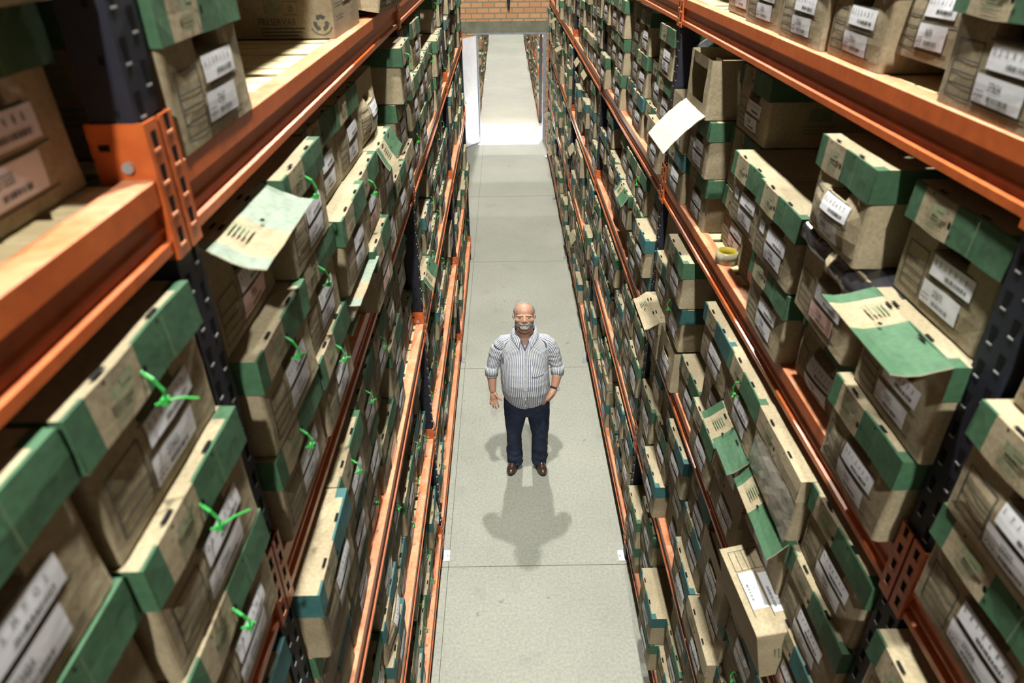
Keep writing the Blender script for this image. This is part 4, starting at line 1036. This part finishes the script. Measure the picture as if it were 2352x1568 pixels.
for x0, y0, ang in ((-.116,.035,.22), (.146,.025,-.16)):
    b = MB(); R = Matrix.Rotation(-ang, 3, 'Z'); pt = lambda x, y, z: tuple(Vector((x0,y0,0)) + R @ Vector((x,y,z)))
    ell(b, pt(0,-.065,.040), (.046,.072,.036), s, R); ell(b, pt(0,.02,.048), (.043,.10,.044), s, R); ell(b, pt(0,.10,.05), (.037,.045,.046), s, R); ell(b, pt(0,-.01,.07), (.036,.06,.038), s, R)
    me = remesh(b, .005, 5); me.materials.append(M['shoe'])
    for v in me.vertices: v.co.z = max(v.co.z, .014)
    sho = ob('shoe', me, man)
    b = MB(); n = 28; A = []; B2 = []
    for i in range(n):
        a = 2*PI*i/n; yy = .012 + .135*math.sin(a); w = (.050 if yy < .02 else .042)
        A.append(b.vert(*pt(w*math.cos(a), yy, .001))); B2.append(b.vert(*pt(w*math.cos(a), yy, .018)))
    for i in range(n): b.face([A[i],A[(i+1)%n],B2[(i+1)%n],B2[i]], M['sole'])
    b.face(A[::-1], M['sole']); b.face(B2, M['sole']); build(b, 'sole', sho)
w = empty('wristwatch', (.248,-.080,.995)); w.parent = man
ax = Vector((.245,-.085,.988)) - Vector((.268,-.03,1.08)); ax.normalize(); e1 = ax.cross(Vector((0,0,1))).normalized(); e2 = ax.cross(e1)
b = MB(); b.tube([(Vector((0,0,0)) + e1*.034*math.cos(2*PI*k/20) + e2*.034*math.sin(2*PI*k/20)) + ax*.0 for k in range(20)], .0085, M['sole'], 8, True); build(b, 'strap', w, True)
dv = (e1*(1 if e1.x > 0 else -1) + Vector((0,-.55,.1))).normalized(); b = MB(); R = dv.to_track_quat('Z', 'Y').to_matrix().to_4x4(); R.translation = dv*.036
k = MB(); k.cyl((0,0,0), .017, .009, M['steel'], 20); k.cyl((0,0,.009), .014, .001, M['label'], 20); b.add(k, R); build(b, 'watch_case', w)

# ------------------------------------------------------------------ light
def lamp(x, y, z, p, r=.14, col=(1,.975,.87)):
    l = bpy.data.lights.new('high_bay_lamp', 'SPOT'); l.energy = p; l.shadow_soft_size = r; l.spot_size = math.radians(150); l.spot_blend = .25; l.color = col
    o = bpy.data.objects.new('high_bay_lamp', l); C.objects.link(o); o.location = (x, y, z)
PW = 3950
for y in (-4.8, 2.4, 9.65): lamp(.12, y, 9.4, PW)
for y in (21.5, 28.5, 35.5, 42): lamp(.12, y, 11.0, PW*1.0)
sl = bpy.data.lights.new('sun', 'SUN'); sl.energy = 110; sl.angle = math.radians(.6); so = bpy.data.objects.new('sun', sl); C.objects.link(so)
so.rotation_euler = Vector((-.05,-.2,-1)).to_track_quat('-Z', 'Y').to_euler()
wd = bpy.data.worlds.new('world'); bpy.context.scene.world = wd; wd.use_nodes = True; nt = wd.node_tree
sk = nt.nodes.new('ShaderNodeTexSky'); sk.sky_type = 'HOSEK_WILKIE'; sk.sun_direction = (.05,.2,1); sk.turbidity = 3
nt.links.new(sk.outputs[0], nt.nodes['Background'].inputs['Color']); nt.nodes['Background'].inputs['Strength'].default_value = 1.2
sc = bpy.context.scene; vs_ = sc.view_settings
vs_.view_transform = 'Standard'; vs_.look = 'None'; vs_.exposure = 0; vs_.gamma = 1; vs_.use_curve_mapping = False
